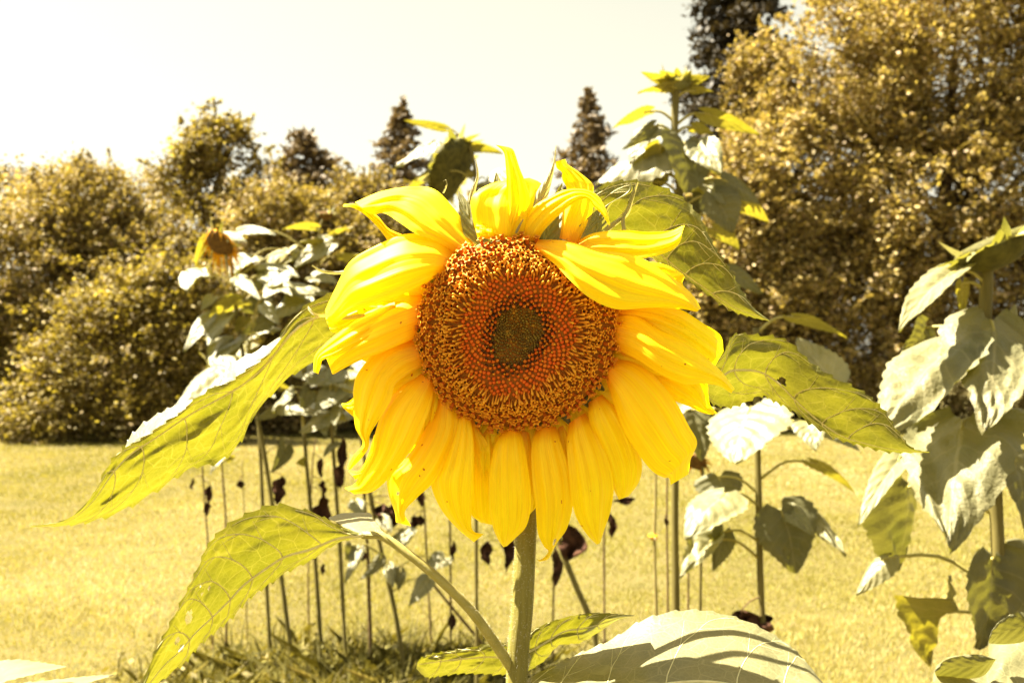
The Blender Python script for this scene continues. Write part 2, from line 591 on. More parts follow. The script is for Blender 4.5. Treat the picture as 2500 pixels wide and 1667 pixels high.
# ------------------------------------------------------------------ trees
def leaf_cloud(name, pts, size, tone, mat, parent, origin, up=0.5, seed=0, elong=1.6, drop=0.0):
    r = np.random.default_rng(seed)
    n = len(pts)
    nor = r.normal(0, 1, (n, 3)); nor[:, 2] = np.abs(nor[:, 2]) + up
    nor /= np.linalg.norm(nor, axis=1)[:, None]
    d = r.normal(0, 1, (n, 3)); d[:, 2] -= drop
    d -= nor * (d * nor).sum(1)[:, None]
    d /= np.linalg.norm(d, axis=1)[:, None]
    s = np.cross(nor, d)
    L = (size * elong)[:, None]; W = size[:, None]
    V = np.stack([pts - d * L * 0.5, pts + s * W * 0.5 - nor * W * 0.12, pts + d * L * 0.5 - nor * W * 0.2, pts - s * W * 0.5 - nor * W * 0.12], 1).reshape(-1, 3)
    me = mesh_np(name, V - np.asarray(origin), np.arange(n * 4).reshape(n, 4), smooth=False, attrs={'tone': np.repeat(tone, 4), 'hue': np.repeat((r.random(n) < 0.22) * r.uniform(0.2, 0.9, n), 4)})
    return link(name, me, mat, parent)


def tree(name, label, group, blobs, D, base_px, nleaf, leaf_px, mat, seed, trunk_r=0.12, layer=0.35, clump_px=34, per=70, shell=0.55, tone0=0.5):
    """crown from foliage clumps spread through overlapping masses; blobs = (px, py, rx, ry, extra depth)"""
    r = np.random.default_rng(seed)
    b = P(base_px, 1000, D)
    origin = np.array([b[0], b[1], 0.0])
    root = empty(name, origin, label, 'tree', group)
    s = D / F
    area = np.array([q[2] * q[3] for q in blobs], float)
    ncl = max(20, nleaf // per)
    which = r.choice(len(blobs), ncl, p=area / area.sum())
    cen = []
    for k in which:
        x, y, rx, ry = blobs[k][:4]
        dz = blobs[k][4] if len(blobs[k]) > 4 else 0.0
        while True:
            q = r.uniform(-1, 1, 3)
            n2 = np.linalg.norm(q)
            if n2 <= 1 and r.random() < (n2 ** 1.5) * (1 - 0.0) + (1 - shell) * 0.6:
                break
        c = P(x, y, D + dz)
        depth_r = 0.8 * min(rx, ry) * s
        cen.append([c[0] + q[0] * rx * s, c[1] + q[1] * depth_r, c[2] + q[2] * ry * s])
    cen = np.array(cen)
    cen[:, 2] = np.maximum(cen[:, 2], 0.25)
    cr = clump_px * s
    cs = r.uniform(0.6, 1.35, ncl) * cr
    ct = r.normal(0, 0.2, ncl)
    nz = vnoise(cen[:, 0] * 0.95 + 40 + cen[:, 1] * 0.3, cen[:, 2] * 1.05 + 20, seed)
    nz2 = vnoise(cen[:, 0] * 0.4 + 11, cen[:, 2] * 0.45 + 7, seed + 1)
    ct = ct + 0.16 * nz2 + 0.10 * nz
    wcl = np.where(nz < -0.30, 0.22, 1.0)          # openings between the boughs
    idx = r.choice(ncl, nleaf, p=wcl / wcl.sum())
    off = r.normal(0, 1, (nleaf, 3)) * np.array([0.55, 0.55, layer])
    pts = cen[idx] + off * cs[idx][:, None]
    pts[:, 2] = np.maximum(pts[:, 2], 0.03)
    # leafy sprigs that stick out of the crown and break its outline
    nsp = int(ncl * 0.5)
    mid = cen.mean(0)
    sp_twigs = []
    far = np.argsort(-np.linalg.norm((cen - mid) / (cen.std(0) + 1e-6), axis=1))[:int(ncl * 0.7)]
    n0 = nleaf // 4
    sb = cen[r.choice(far, nsp)] + r.normal(0, 0.35, (nsp, 3)) * cr
    sd = (sb - mid) / np.linalg.norm(sb - mid, axis=1)[:, None] + r.normal(0, 0.45, (nsp, 3)) + np.array([0, 0, 0.35 - layer * 0.5])
    sd /= np.linalg.norm(sd, axis=1)[:, None]
    slen = r.uniform(0.8, 2.3, nsp) * cr
    k = r.integers(0, nsp, n0)
    tq = r.random(n0) ** 0.8
    pts[:n0] = sb[k] + sd[k] * (tq * slen[k])[:, None] + np.array([0, 0, -0.18]) * (tq ** 2 * slen[k])[:, None] + r.normal(0, 0.16, (n0, 3)) * cr * (1.15 - tq)[:, None]
    pts[:n0, 2] = np.maximum(pts[:n0, 2], 0.03)
    size = leaf_px * s * r.uniform(0.6, 1.3, nleaf)
    tone = np.clip(tone0 + ct[idx] + r.normal(0, 0.17, nleaf), 0, 1)
    leaf_cloud('crown', pts, size, tone, mat, root, origin, 0.45, seed + 1)
    # trunk with limbs
    mb = MB()
    top = np.array([cen[:, 0].mean(), cen[:, 1].mean(), cen[:, 2].mean() + 0.45 * (cen[:, 2].max() - cen[:, 2].mean())])
    st = np.array([origin, origin * 0.6 + top * 0.4 + r.normal(0, 0.08, 3), top])
    st = catmull(st, 9)
    mb.tube(st, np.linspace(trunk_r, trunk_r * 0.3, 9), 8)
    for k in range(min(16, ncl)):
        c = cen[r.integers(0, ncl)]
        j = r.integers(2, 7)
        p0 = st[j]
        pm = (p0 + c) / 2 + np.array([0, 0, 0.15 * np.linalg.norm(c - p0)])
        br = catmull([p0, pm, c], 6)
        mb.tube(br, np.linspace(trunk_r * 0.4, trunk_r * 0.06, 6), 5)
    tw = MB()
    for k2 in range(0, nsp, 3):
        tw.tube([sb[k2] - sd[k2] * 0.3 * slen[k2], sb[k2] + sd[k2] * 0.5 * slen[k2], sb[k2] + sd[k2] * slen[k2] * 0.95 + np.array([0, 0, -0.15 * slen[k2]])], [0.018, 0.011, 0.004], 4)
    tag(tw.build('twigs', M['bark'], root, origin), kind='stuff')
    mb.build('trunk', M['bark'], root, origin)
    return root


def conifer(name, label, group, apex, base_w, base_y, D, seed, n=9000, dens=1.0, power=0.9, leaf_px=6.0, mat='conifer'):
    """apex px, half width in px at base_y; whorls of drooping sprays"""
    r = np.random.default_rng(seed)
    a = P(apex[0], apex[1], D)
    origin = np.array([a[0], a[1], 0.0])
    root = empty(name, origin, label, 'tree', group)
    s = D / F
    H = a[2]
    hb = (base_y - apex[1]) * s
    mb = MB()
    mb.tube(catmull([origin, origin + [0.03, 0, H * 0.5], a - [0, 0, 0.02]], 8), np.linspace(0.16, 0.01, 8), 7)
    pts = []; tone = []
    nb = int(150 * dens)
    for k in range(nb):
        t = (k + r.random()) / nb
        dz = t ** 1.1 * (H - 0.3)
        rad = base_w * s * (dz / hb) ** power * r.uniform(0.6, 1.12)
        rad = min(rad, base_w * s * 1.5)
        an = r.uniform(0, 2 * np.pi)
        p0 = np.array([a[0], a[1], H - dz])
        p1 = p0 + np.array([math.cos(an) * rad, math.sin(an) * rad, -0.22 * rad + 0.1 * r.normal()])
        mb.tube(catmull([p0, (p0 + p1) / 2 + [0, 0, 0.06 * rad], p1], 4), np.linspace(0.03, 0.006, 4), 4)
        m = max(8, int(n / nb * (0.25 + 1.5 * t)))
        q = r.random(m) ** 0.7
        sp = 0.08 + 0.22 * rad * (1 - q * 0.6)
        pts.append(p0 + (p1 - p0) * q[:, None] + r.normal(0, 1, (m, 3)) * sp[:, None] * np.array([0.55, 0.55, 0.35]))
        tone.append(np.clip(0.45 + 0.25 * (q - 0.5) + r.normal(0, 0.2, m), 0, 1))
    pts = np.vstack(pts); tone = np.concatenate(tone)
    pts[:, 2] = np.maximum(pts[:, 2], 0.05)
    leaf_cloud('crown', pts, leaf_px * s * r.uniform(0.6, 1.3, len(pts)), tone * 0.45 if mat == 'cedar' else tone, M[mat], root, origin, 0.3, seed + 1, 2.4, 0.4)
    mb.build('trunk', M['bark'], root, origin)
    return root


G_T = 'trees along the edge of the lawn'
tree('broadleaf_tree', 'darker wood edge tree closing the gap behind the left trees', G_T,
     [(60, 520, 150, 110), (330, 500, 170, 120), (620, 560, 170, 120), (830, 560, 130, 110), (400, 760, 420, 200)], 27.0, 400, 52000, 7.4, M['tree_left'], 161, 0.2, 0.35, 34, 70, 0.5, 0.42)
tree('broadleaf_tree', 'dense brown green shrubby tree at the far left edge of the lawn', G_T,
     [(-160, 700, 200, 260), (20, 690, 170, 210), (60, 900, 190, 150), (-150, 920, 180, 150), (0, 1010, 260, 60)], 21.5, 0, 80000, 6.5, M['tree_left'], 21)
tree('broadleaf_tree', 'shrubby tree with twigs sticking out of its flat top, second from the left', G_T,
     [(200, 560, 150, 170), (290, 700, 180, 200), (170, 800, 150, 180), (110, 500, 70, 95, 0.5), (200, 990, 240, 70)], 22.5, 220, 80000, 6.5, M['tree_left'], 31)
tree('broadleaf_tree', 'tallest rounded tree on the left with pale sky gaps in its crown', G_T,
     [(525, 370, 85, 82), (455, 430, 60, 75), (480, 560, 135, 120), (620, 420, 40, 60), (560, 690, 170, 150), (500, 880, 220, 150)], 24.5, 510, 58000, 7.5, M['tree_fresh'], 41, 0.15)
tree('broadleaf_tree', 'low fresh green bush with layered branches in front of the left trees', G_T,
     [(330, 770, 170, 90), (230, 880, 150, 90), (430, 880, 150, 100), (360, 985, 210, 75), (130, 990, 140, 70), (420, 700, 110, 60)], 19.6, 330, 64000, 7.0, M['tree_fresh'], 51, 0.07, 0.13, 62)
tree('broadleaf_tree', 'broad olive tree right behind the orange drooping flower head', G_T,
     [(700, 590, 160, 150), (640, 760, 170, 170), (800, 680, 150, 190), (720, 930, 220, 120)], 22.0, 700, 84000, 6.5, M['tree_left'], 61)
tree('broadleaf_tree', 'olive tree left of the big flower, below the small pointed conifer', G_T,
     [(930, 560, 130, 130), (880, 480, 60, 70), (1000, 720, 180, 180), (950, 930, 220, 120)], 23.0, 950, 66000, 6.5, M['tree_left'], 71)
tree('broadleaf_tree', 'brownish tree mostly hidden straight behind the big sunflower', G_T,
     [(1230, 640, 170, 170), (1200, 850, 200, 170), (1400, 760, 160, 200)], 23.5, 1250, 30000, 8, M['tree_left'], 81)
tree('broadleaf_tree', 'huge bushy tree filling the right side of the picture', G_T,
     [(2080, 210, 210, 250), (2350, 120, 260, 330), (2250, 480, 300, 300), (2560, 480, 260, 420), (1960, 480, 210, 250), (2450, 800, 260, 260), (2120, 760, 260, 240), (2650, 100, 260, 300)],
     24.0, 2260, 235000, 7.7, M['tree_right'], 91, 0.32, 0.5, 32, 45, 0.6, 0.48)
tree('broadleaf_tree', 'bushy brown tree between the tall cedar and the huge right tree', G_T,
     [(1790, 560, 130, 210), (1720, 760, 150, 200), (1880, 760, 150, 210), (1860, 260, 90, 180, 2.0), (1800, 930, 190, 110), (1560, 820, 120, 170)],
     23.0, 1770, 110000, 7.7, M['tree_right'], 101, 0.2, 0.5, 32, 45, 0.6, 0.5)
G_C = 'conifers behind the tree line'
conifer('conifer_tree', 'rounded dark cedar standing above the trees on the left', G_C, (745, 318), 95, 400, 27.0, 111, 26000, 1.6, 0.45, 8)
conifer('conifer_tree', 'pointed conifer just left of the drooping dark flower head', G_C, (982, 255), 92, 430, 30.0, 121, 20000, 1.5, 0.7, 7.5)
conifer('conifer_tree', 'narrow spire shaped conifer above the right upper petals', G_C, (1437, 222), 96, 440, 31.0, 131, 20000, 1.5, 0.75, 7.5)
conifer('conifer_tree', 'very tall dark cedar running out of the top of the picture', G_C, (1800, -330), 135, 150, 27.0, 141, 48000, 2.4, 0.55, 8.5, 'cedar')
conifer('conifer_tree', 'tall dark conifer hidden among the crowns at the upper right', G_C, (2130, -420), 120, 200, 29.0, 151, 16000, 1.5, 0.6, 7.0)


# ------------------------------------------------------------------ sunflower pieces
HEAD_TILT = math.tan(math.radians(8))


def sheet(name, st, D, depth, tilt, cup, mat, parent, origin, nu=40, nv=13, teeth=None, ripple=0.0, rfreq=(4, 3), ridge=0.0, seed=0, holes=None, head=False):
    """leaf or petal: lofted between its two edges; real curvature in depth"""
    st = np.asarray(st, float)
    E = catmull(st, nu)
    u = np.linspace(0, 1, nu)[:, None]
    v = np.linspace(0, 1, nv)[None, :]
    L, R = E[:, :2], E[:, 2:]
    dp = catmull(np.atleast_1d(np.asarray(depth, float)), nu)
    tl = catmull(np.atleast_1d(np.asarray(tilt, float)), nu)
    if teeth:
        cnt, amp = teeth
        r = np.random.default_rng(seed + 5)
        jl = vnoise(np.linspace(0, 9, nu), np.full(nu, 1.5), seed) * 0.35
        jr = vnoise(np.linspace(0, 9, nu), np.full(nu, 7.5), seed) * 0.35
        env = np.clip(np.sin(np.pi * np.clip(np.linspace(0, 1, nu), 0, 1)) * 1.6, 0, 1)
        sl = (((np.linspace(0, 1, nu) + jl * 0.05) * cnt) % 1.0) ** 2 * env * amp
        sr = (((np.linspace(0, 1, nu) + jr * 0.05) * cnt) % 1.0) ** 2 * env * amp
        dirv = (R - L) / (np.linalg.norm(R - L, axis=1)[:, None] + 1e-6)
        Lt = L - dirv * sl[:, None]; Rt = R + dirv * sr[:, None]
    else:
        Lt, Rt = L, R
    X = L[:, :1] * (1 - v) + R[:, :1] * v
    Y = L[:, 1:] * (1 - v) + R[:, 1:] * v
    X[:, 0] = Lt[:, 0]; Y[:, 0] = Lt[:, 1]; X[:, -1] = Rt[:, 0]; Y[:, -1] = Rt[:, 1]
    cu = catmull(np.atleast_1d(np.asarray(cup, float)), nu)
    Z = D + dp + tl * (v - 0.5) - cu * (1 - (2 * v - 1) ** 2)
    env = np.sin(np.pi * np.clip(u * 0.92 + 0.05, 0, 1))
    if head:      # the whole head nods forward a little
        Z = Z - (815.0 - Y) * D / F * HEAD_TILT
    if ripple:
        Z = Z + ripple * env * vnoise(u * rfreq[0] + seed * 1.7 + 0 * v, v * rfreq[1] + 3.1 + 0 * u, seed) \
              + 0.35 * ripple * env * vnoise(u * rfreq[0] * 3 + 0 * v, v * rfreq[1] * 3 + 0 * u, seed + 1)
    if ridge:
        Z = Z + ridge * env * np.cos(2 * np.pi * 3.0 * v + seed) + 0.45 * ridge * env * np.cos(2 * np.pi * 7.0 * v + seed * 2.3)
    G = P(X, Y, Z)
    uv = np.stack(np.broadcast_arrays(u + 0 * v, v + 0 * u), -1).reshape(-1, 2)
    keep = None
    if holes:
        uc = (np.arange(nu - 1) + 0.5)[:, None] / (nu - 1); vc = (np.arange(nv - 1) + 0.5)[None, :] / (nv - 1)
        keep = np.ones((nu - 1, nv - 1), bool)
        for (hu, hv, hr, hw) in holes:
            q = ((uc - hu) / hr) ** 2 + ((vc - hv) / hw) ** 2 + 0.5 * vnoise(uc * 60 + 0 * vc, vc * 30 + 0 * uc, int(hu * 100))
            keep &= q > 1
        keep = keep.ravel()
    me = mesh_np(name, G.reshape(-1, 3) - origin, grid_faces(nu, nv, keep), uv)
    return link(name, me, mat, parent), G


def surf(G, u, v):
    nu, nv = G.shape[:2]
    u = np.clip(np.asarray(u, float), 0, 1) * (nu - 1); v = np.clip(np.asarray(v, float), 0, 1) * (nv - 1)
    i = np.minimum(u.astype(int), nu - 2); j = np.minimum(v.astype(int), nv - 2)
    fu = (u - i)[:, None]; fv = (v - j)[:, None]
    return (G[i, j] * (1 - fu) + G[i + 1, j] * fu) * (1 - fv) + (G[i, j + 1] * (1 - fu) + G[i + 1, j + 1] * fu) * fv


def veins(G, parent, origin, mid, nside=6, rm=0.0016, rs=0.0006, seed=0, ahead=0.26):
    r = np.random.default_rng(seed)
    mb = MB()
    uu = np.linspace(0, 0.985, 40)
    mv = catmull(mid, 40)[:, 0]
    mb.tube(surf(G, uu, mv), np.linspace(rm, rm * 0.25, 40), 6)
    for k in range(nside):
        u0 = 0.02 + 0.8 * (k / nside) + r.normal(0, 0.012)
        v0 = float(np.interp(u0, uu, mv))
        for edge in (0.0, 1.0):
            if abs(edge - v0) < 0.10:
                continue
            du = ahead * (0.6 + 0.6 * r.random()) * (0.4 + 0.6 * abs(edge - v0)) * (1 - 0.4 * u0)
            t = np.linspace(0, 1, 18)
            us = u0 + du * t ** 1.35
            vs = v0 + (edge - v0) * 0.97 * np.sin(t * np.pi / 2) ** 0.9 + 0.012 * vnoise(t * 6, t * 0 + k, seed + k)
            mb.tube(surf(G, us, vs), np.linspace(rs, rs * 0.35, 18), 5)
            for b in range(3):        # branches of the side vein
                tb = 0.3 + 0.2 * b + r.normal(0, 0.03)
                ub = float(np.interp(tb, t, us)); vb = float(np.interp(tb, t, vs))
                sg = 1 if b % 2 else -1
                tt2 = np.linspace(0, 1, 9)
                us2 = ub + (0.055 + 0.03 * r.random()) * tt2 * (1 if sg > 0 else 0.2) + (0 if sg > 0 else -0.05 * 0) * tt2
                vs2 = vb + (edge - vb) * (0.75 if sg < 0 else 0.25) * tt2 ** 1.2
                mb.tube(surf(G, us2, vs2), np.linspace(rs * 0.55, rs * 0.2, 9), 4)
    return mb.build('vein', M['vein'], parent, origin)


def small_leaf(root, origin, base, tip, width, D, Dt, roll=20, mat='leaf', fold=0.25, droop=0.25, seed=0, stem=None, stalk_r=None, name='leaf', wav=0.10, tip_sharp=1.0):
    """heart shaped leaf of a row plant; base/tip are pixels, D/Dt their depths, width in px"""
    r = np.random.default_rng(seed)
    b = P(base[0], base[1], D)
    ND = {'leaf': (-0.30, -0.50, 0.82), 'leaf_wrinkled': (-0.30, -0.50, 0.82), 'leaf_yellow': (-0.15, 0.45, 0.85), 'leaf_dark': (0.45, -0.85, 0.12)}[mat]
    nd = np.array(ND) + r.normal(0, 0.16, 3)
    nd /= np.linalg.norm(nd)
    t = P(tip[0], tip[1], D)
    q = t - b
    Lq = np.linalg.norm(q)
    dy = -(q @ nd) / (nd[1] if abs(nd[1]) > 0.2 else 0.2 * np.sign(nd[1]))
    t = P(tip[0], tip[1], D + float(np.clip(0.75 * dy, -0.8 * Lq, 0.8 * Lq)) + (Dt - D) * 0.3)
    a = t - b
    Ln = np.linalg.norm(a)
    a /= Ln
    view = (b + t) / 2 - np.array([0, 0, CAM_H])
    view /= np.linalg.norm(view)
    s = np.cross(a, view)
    s /= np.linalg.norm(s)
    n2 = nd - a * (nd @ a)
    n2 /= np.linalg.norm(n2)
    s2 = np.cross(n2, a)
    W = width * D / F / max(0.45, abs(s2 @ s))
    nu, nv = 31, 19
    u = np.linspace(0, 1, nu)[:, None]; v = np.linspace(-1, 1, nv)[None, :]
    prof = np.clip(np.sin(np.pi * np.clip(u, 0, 1) ** 0.55), 0, 1) ** 0.75 * (1 - 0.25 * u)
    prof = np.where(u < 0.02, 0.30, prof) * (1 + 0.05 * np.sin(u * 60 + seed) * (np.abs(v) > 0.9))
    back = 0.22 * (1 - u) ** 2 * (1 - (np.abs(v) - 0.6) ** 2 * 1.2) * (np.abs(v) > 0.05)
    al = u - back * np.abs(v)
    lat = 0.5 * W * prof * v
    ph = r.uniform(0, 20)
    h = fold * np.abs(lat) * (1 if r.random() < 0.75 else -0.6) - droop * Ln * (u - 0.35) ** 2 - droop * 0.35 * Ln * (np.abs(v) ** 2) * prof * 0.6
    h = h + wav * 0.5 * W * vnoise(u * 3.2 + ph + 0 * v, v * 2.3 + ph + 0 * u, seed) * (0.35 + np.abs(v)) + 0.3 * wav * 0.5 * W * vnoise(u * 8 + 0 * v, v * 6 + 30 + 0 * u, seed + 3)
    q6 = (u - 0.31 * np.abs(v)) * 6.0                      # blistered between the side veins
    h = h + 0.013 * W * np.abs(np.sin(np.pi * q6)) * (1 - np.abs(v) ** 3) * np.clip(np.abs(v) * 6, 0, 1) + 0.016 * W * vnoise(u * 13 + ph + 0 * v, v * 9 + ph + 0 * u, seed + 7) * (0.4 + 0.6 * np.abs(v))
    sway = 0.10 * Ln * math.sin(seed * 1.3) * u ** 2
    G = b + a * (al * Ln)[..., None] + s2 * (lat + sway)[..., None] + n2 * h[..., None]
    uv = np.stack(np.broadcast_arrays(u + 0 * v, 0.5 + 0.5 * v + 0 * u), -1).reshape(-1, 2)
    o = link(name, mesh_np(name, G.reshape(-1, 3) - origin, grid_faces(nu, nv), uv), M[mat], root)
    if stem is not None:
        gb = G[0, nv // 2]
        # attach a little below the leaf base on the nearest point of the stem
        cand = stem[np.argmin(np.abs(stem[:, 2] - (gb[2] - 0.35 * np.linalg.norm(stem[np.argmin(np.linalg.norm(stem - gb, axis=1))] - gb))))]
        dist = np.linalg.norm(cand - gb)
        if dist > 0.004:
            midp = (cand + gb) / 2 + np.array([0, 0, 0.16 * dist])
            mb = MB()
            rr = stalk_r or 0.0032
            mb.tube(catmull([cand, midp, gb, G[4, nv // 2]], 12), np.linspace(rr * 1.15, rr * 0.55, 12), 6)
            mb.build('leaf_stalk', M['stalk'], o, origin)
    return o


def dead_leaf(root, origin, c, hgt, wid, D, seed, stem=None):
    """withered, crumpled leaf hanging from a stalk"""
    r = np.random.default_rng(seed)
    s = D / F
    nu, nv = 9, 7
    u = np.linspace(0, 1, nu)[:, None]; v = np.linspace(-1, 1, nv)[None, :]
    prof = np.sin(np.pi * u ** 0.8) ** 0.7 * (1 + 0.45 * vnoise(u * 5 + seed + 0 * v, v * 2 + 0 * u, seed))
    X = c[0] + wid * 0.5 * prof * v + wid * 0.25 * vnoise(u * 3 + 9 + 0 * v, 0 * v + 2.2, seed + 1)
    Y = c[1] - hgt / 2 + hgt * u + hgt * 0.08 * vnoise(u * 4, v * 3 + 20, seed + 2)
    Z = D + wid * s * 0.6 * vnoise(u * 4 + 5 + 0 * v, v * 2.5 + 11 + 0 * u, seed + 4) - wid * s * 0.3 * v ** 2
    G = P(X, Y, Z)
    me = mesh_np('withered_leaf', G.reshape(-1, 3) - origin, grid_faces(nu, nv), np.zeros((nu * nv, 2)))
    o = link('withered_leaf', me, M['dead'], root)
    if stem is not None:
        g0 = G[0, nv // 2]
        k = stem[np.argmin(np.linalg.norm(stem - g0 - np.array([0, 0, 0.02]), axis=1))]
        mb = MB()
        mb.tube(catmull([k, (k + g0) / 2 + [0, 0, 0.01], g0, G[2, nv // 2]], 6), np.linspace(0.003, 0.0012, 6), 5)
        mb.build('leaf_stalk', M['dry_stem'], o, origin)
    return o


def descend(last, origin):
    n = max(2, int(last[2] / 0.14))
    return [last + (np.array([origin[0], origin[1], -0.02]) - last) * (k / n) for k in range(1, n + 1)]


def stem_obj(root, origin, pts_px, D, r_top, r_bot, mat, Dlist=None, name='stem', ground=True):
    W = [P(x, y, (Dlist[i] if Dlist else D)) for i, (x, y) in enumerate(pts_px)]
    if ground:
        last = W[-1]
        if last[2] > 0.03:
            W += descend(last, origin)
    # densify in proportion to length
    pts = catmull(W, 10 * len(W))
    n = len(pts)
    nod = 1 + 0.05 * np.sin(np.linspace(0, 25, n)) + 0.04 * np.cos(np.linspace(0, 61, n))
    mb = MB()
    mb.tube(pts, np.linspace(r_top, r_bot, n) * nod, 10)
    mb.build(name, mat, root, origin)
    return pts


def plant_root(name, label, cat, group, base_px, D):
    b = P(base_px, 1000, D)
    origin = np.array([b[0], b[1], 0.0])
    return empty(name, origin, label, cat, group), origin


def bud_head(root, origin, c, rad_px, D, nrm, seed, nbract=16, petals=0, cup=0.6, petal_mat='old_petal', droop_petals=True, bract_len=0.75, mat='head_back', petal_len=1.3):
    """sunflower head seen from the side or back: cup, rim of bracts, a few old petals"""
    r = np.random.default_rng(seed)
    R = rad_px * D / F
    C = P(c[0], c[1], D)
    nrm = np.asarray(nrm, float); nrm /= np.linalg.norm(nrm)
    ax = np.cross(nrm, [0.2, 0.9, 0.3]); ax /= np.linalg.norm(ax)
    ay = np.cross(nrm, ax)
    rows = [(-cup * 1.0, 0.12), (-cup * 0.95, 0.4), (-cup * 0.7, 0.75), (-cup * 0.3, 0.97), (0.0, 1.0), (0.12, 0.85), (0.16, 0.5), (0.10, 0.05)]
    S = 22
    V = []
    for h, q in rows:
        for k in range(S):
            an = 2 * np.pi * k / S
            w = 1 + 0.06 * math.sin(3 * an + seed) + 0.05 * r.normal()
            V.append(C + nrm * h * R + (ax * math.cos(an) + ay * math.sin(an)) * q * R * w)
    Fs = []
    for i in range(len(rows) - 1):
        for k in range(S):
            k2 = (k + 1) % S
            Fs.append((i * S + k, i * S + k2, (i + 1) * S + k2, (i + 1) * S + k))
    Fs.append(tuple(range(S - 1, -1, -1))); Fs.append(tuple((len(rows) - 1) * S + k for k in range(S)))
    mb = MB(); mb.add(V, Fs)
    head = mb.build('flower_head', M[mat], root, origin)
    for k in range(nbract + petals):
        isp = k >= nbract
        an = 2 * np.pi * (k + 0.6 * r.random()) / nbract if not isp else 2 * np.pi * (k + r.random()) / petals
        rd = ax * math.cos(an) + ay * math.sin(an)
        tg = np.cross(nrm, rd)
        ln = R * (bract_len if not isp else petal_len) * r.uniform(0.6, 1.25)
        wd = R * (0.34 if not isp else 0.30) * r.uniform(0.8, 1.2)
        bend = r.uniform(-0.5, 1.0) if not isp else r.uniform(0.2, 1.2)
        nu, nv = 7, 4
        G = np.zeros((nu, nv, 3))
        for i in range(nu):
            t = i / (nu - 1)
            p = C + rd * R * (0.93 + 0.25 * t) + (rd * (0.5 - 0.3 * bend) + nrm * (0.6 * bend if not isp else -0.1)) * ln * t - nrm * R * 0.1
            p = p + (np.array([0, 0, -0.55 * ln * t * t]) if isp or r.random() < 0.0 else nrm * 0.25 * ln * t * t * bend)
            w = wd * (1 - t ** 1.6) + 0.0006
            for j in range(nv):
                q = j / (nv - 1) - 0.5
                G[i, j] = p + tg * w * q + nrm * (w * 0.8 * q * q)
        uv = np.stack(np.meshgrid(np.linspace(0, 1, nu), np.linspace(0, 1, nv), indexing='ij'), -1).reshape(-1, 2)
        nm = 'bract' if not isp else 'petal'
        link(nm, mesh_np(nm, G.reshape(-1, 3) - origin, grid_faces(nu, nv), uv), M['bract' if not isp and r.random() < 0.6 else ('bract_pale' if not isp else petal_mat)], head)
    return head


G_R = 'sunflower plants in the row behind'

# ---- plant at the right edge ------------------------------------------------
D = 2.1
root, og = plant_root('sunflower_plant', 'large leafy sunflower at the right edge with a tilted green seed head', 'sunflower', G_R, 2436, D)
st = stem_obj(root, og, [(2412, 620), (2408, 700), (2406, 800), (2415, 1000), (2430, 1220), (2437, 1370), (2440, 1660)], D, 0.0125, 0.016, M['bg_stem'])
bud_head(root, og, (2418, 600), 96, D, (-0.36, 0.16, 0.92), 5, 32, 0, 0.62, bract_len=0.8)
sl = lambda *a, **k: small_leaf(root, og, *a, stem=st, stalk_r=0.004, **k)
sl((2334, 658), (2160, 792), 66, D - .02, D - .12, roll=35, seed=1, fold=0.5, droop=0.12)
sl((2349, 690), (2354, 772), 34, D, D - .02, roll=30, seed=2, mat='leaf_yellow')
sl((2425, 778), (2443, 1040), 225, D - .05, D - .22, roll=8, seed=3, fold=-0.12, droop=0.22, mat='leaf_wrinkled', wav=0.2)
sl((2318, 838), (2176, 1032), 190, D - .05, D - .20, roll=-12, seed=4, fold=0.12, droop=0.2, mat='leaf_wrinkled', wav=0.2)
sl((2262, 800), (2215, 870), 70, D + .1, D + .05, roll=30, seed=14, mat='leaf_dark')
sl((2353, 1017), (2302, 1298), 285, D - .10, D - .28, roll=6, seed=5, fold=-0.14, droop=0.2, wav=0.24, mat='leaf_wrinkled')
sl((2224, 1190), (2198, 1400), 150, D + .02, D - .06, roll=10, seed=6, mat='leaf_dark', fold=0.4)
sl((2208, 1105), (2084, 1268), 64, D - .05, D - .10, roll=45, seed=7, fold=0.5, droop=0.15)
sl((2168, 1360), (2095, 1450), 60, D, D - .05, roll=30, seed=8, fold=0.6)
sl((2424, 1366), (2418, 1590), 180, D - .02, D - .08, roll=10, seed=9, mat='leaf_dark', fold=0.35)
sl((2455, 1360), (2540, 1520), 130, D + .05, D, roll=10, seed=19, mat='leaf_dark', fold=0.2)
sl((2326, 1480), (2250, 1600), 78, D + .02, D, roll=20, seed=10, mat='leaf_yellow', fold=0.9, wav=0.3)
sl((2478, 1120), (2520, 1310), 110, D + .05, D, roll=15, seed=11, mat='leaf_dark')
sl((2462, 1010), (2530, 1060), 60, D - .05, D - .1, roll=35, seed=12)
sl((2470, 790), (2475, 735), 26, D, D, roll=30, seed=13)

# ---- plant right of the big flower -----------------------------------------
D = 2.9
root, og = plant_root('sunflower_plant', 'slim sunflower stalk with pale heart shaped leaves right of the big flower', 'sunflower', G_R, 1862, D)
st = stem_obj(root, og, [(1846, 800), (1847, 950), (1849, 1077), (1853, 1247), (1856, 1400), (1862, 1540)], D, 0.009, 0.0115, M['bg_stem'])
sl = lambda *a, **k: small_leaf(root, og, *a, stem=st, stalk_r=0.0042, **k)
sl((1830, 996), (1778, 1124), 190, D - .08, D - .18, roll=5, seed=21, fold=-0.1, droop=0.15, wav=0.05)
sl((2036, 930), (1938, 822), 105, D - .05, D - .02, roll=15, seed=22, droop=0.1)
sl((1970, 1030), (2002, 1090), 84, D - .05, D - .1, roll=10, seed=23)
sl((1998, 1040), (2106, 1094), 38, D - .03, D - .05, roll=30, seed=24)
sl((1981, 1123), (2094, 1178), 30, D + .02, D, roll=50, seed=25, mat='leaf_yellow', droop=0.3)
sl((1757, 1163), (1776, 1240), 128, D + .02, D - .02, roll=5, seed=26, mat='leaf_dark')
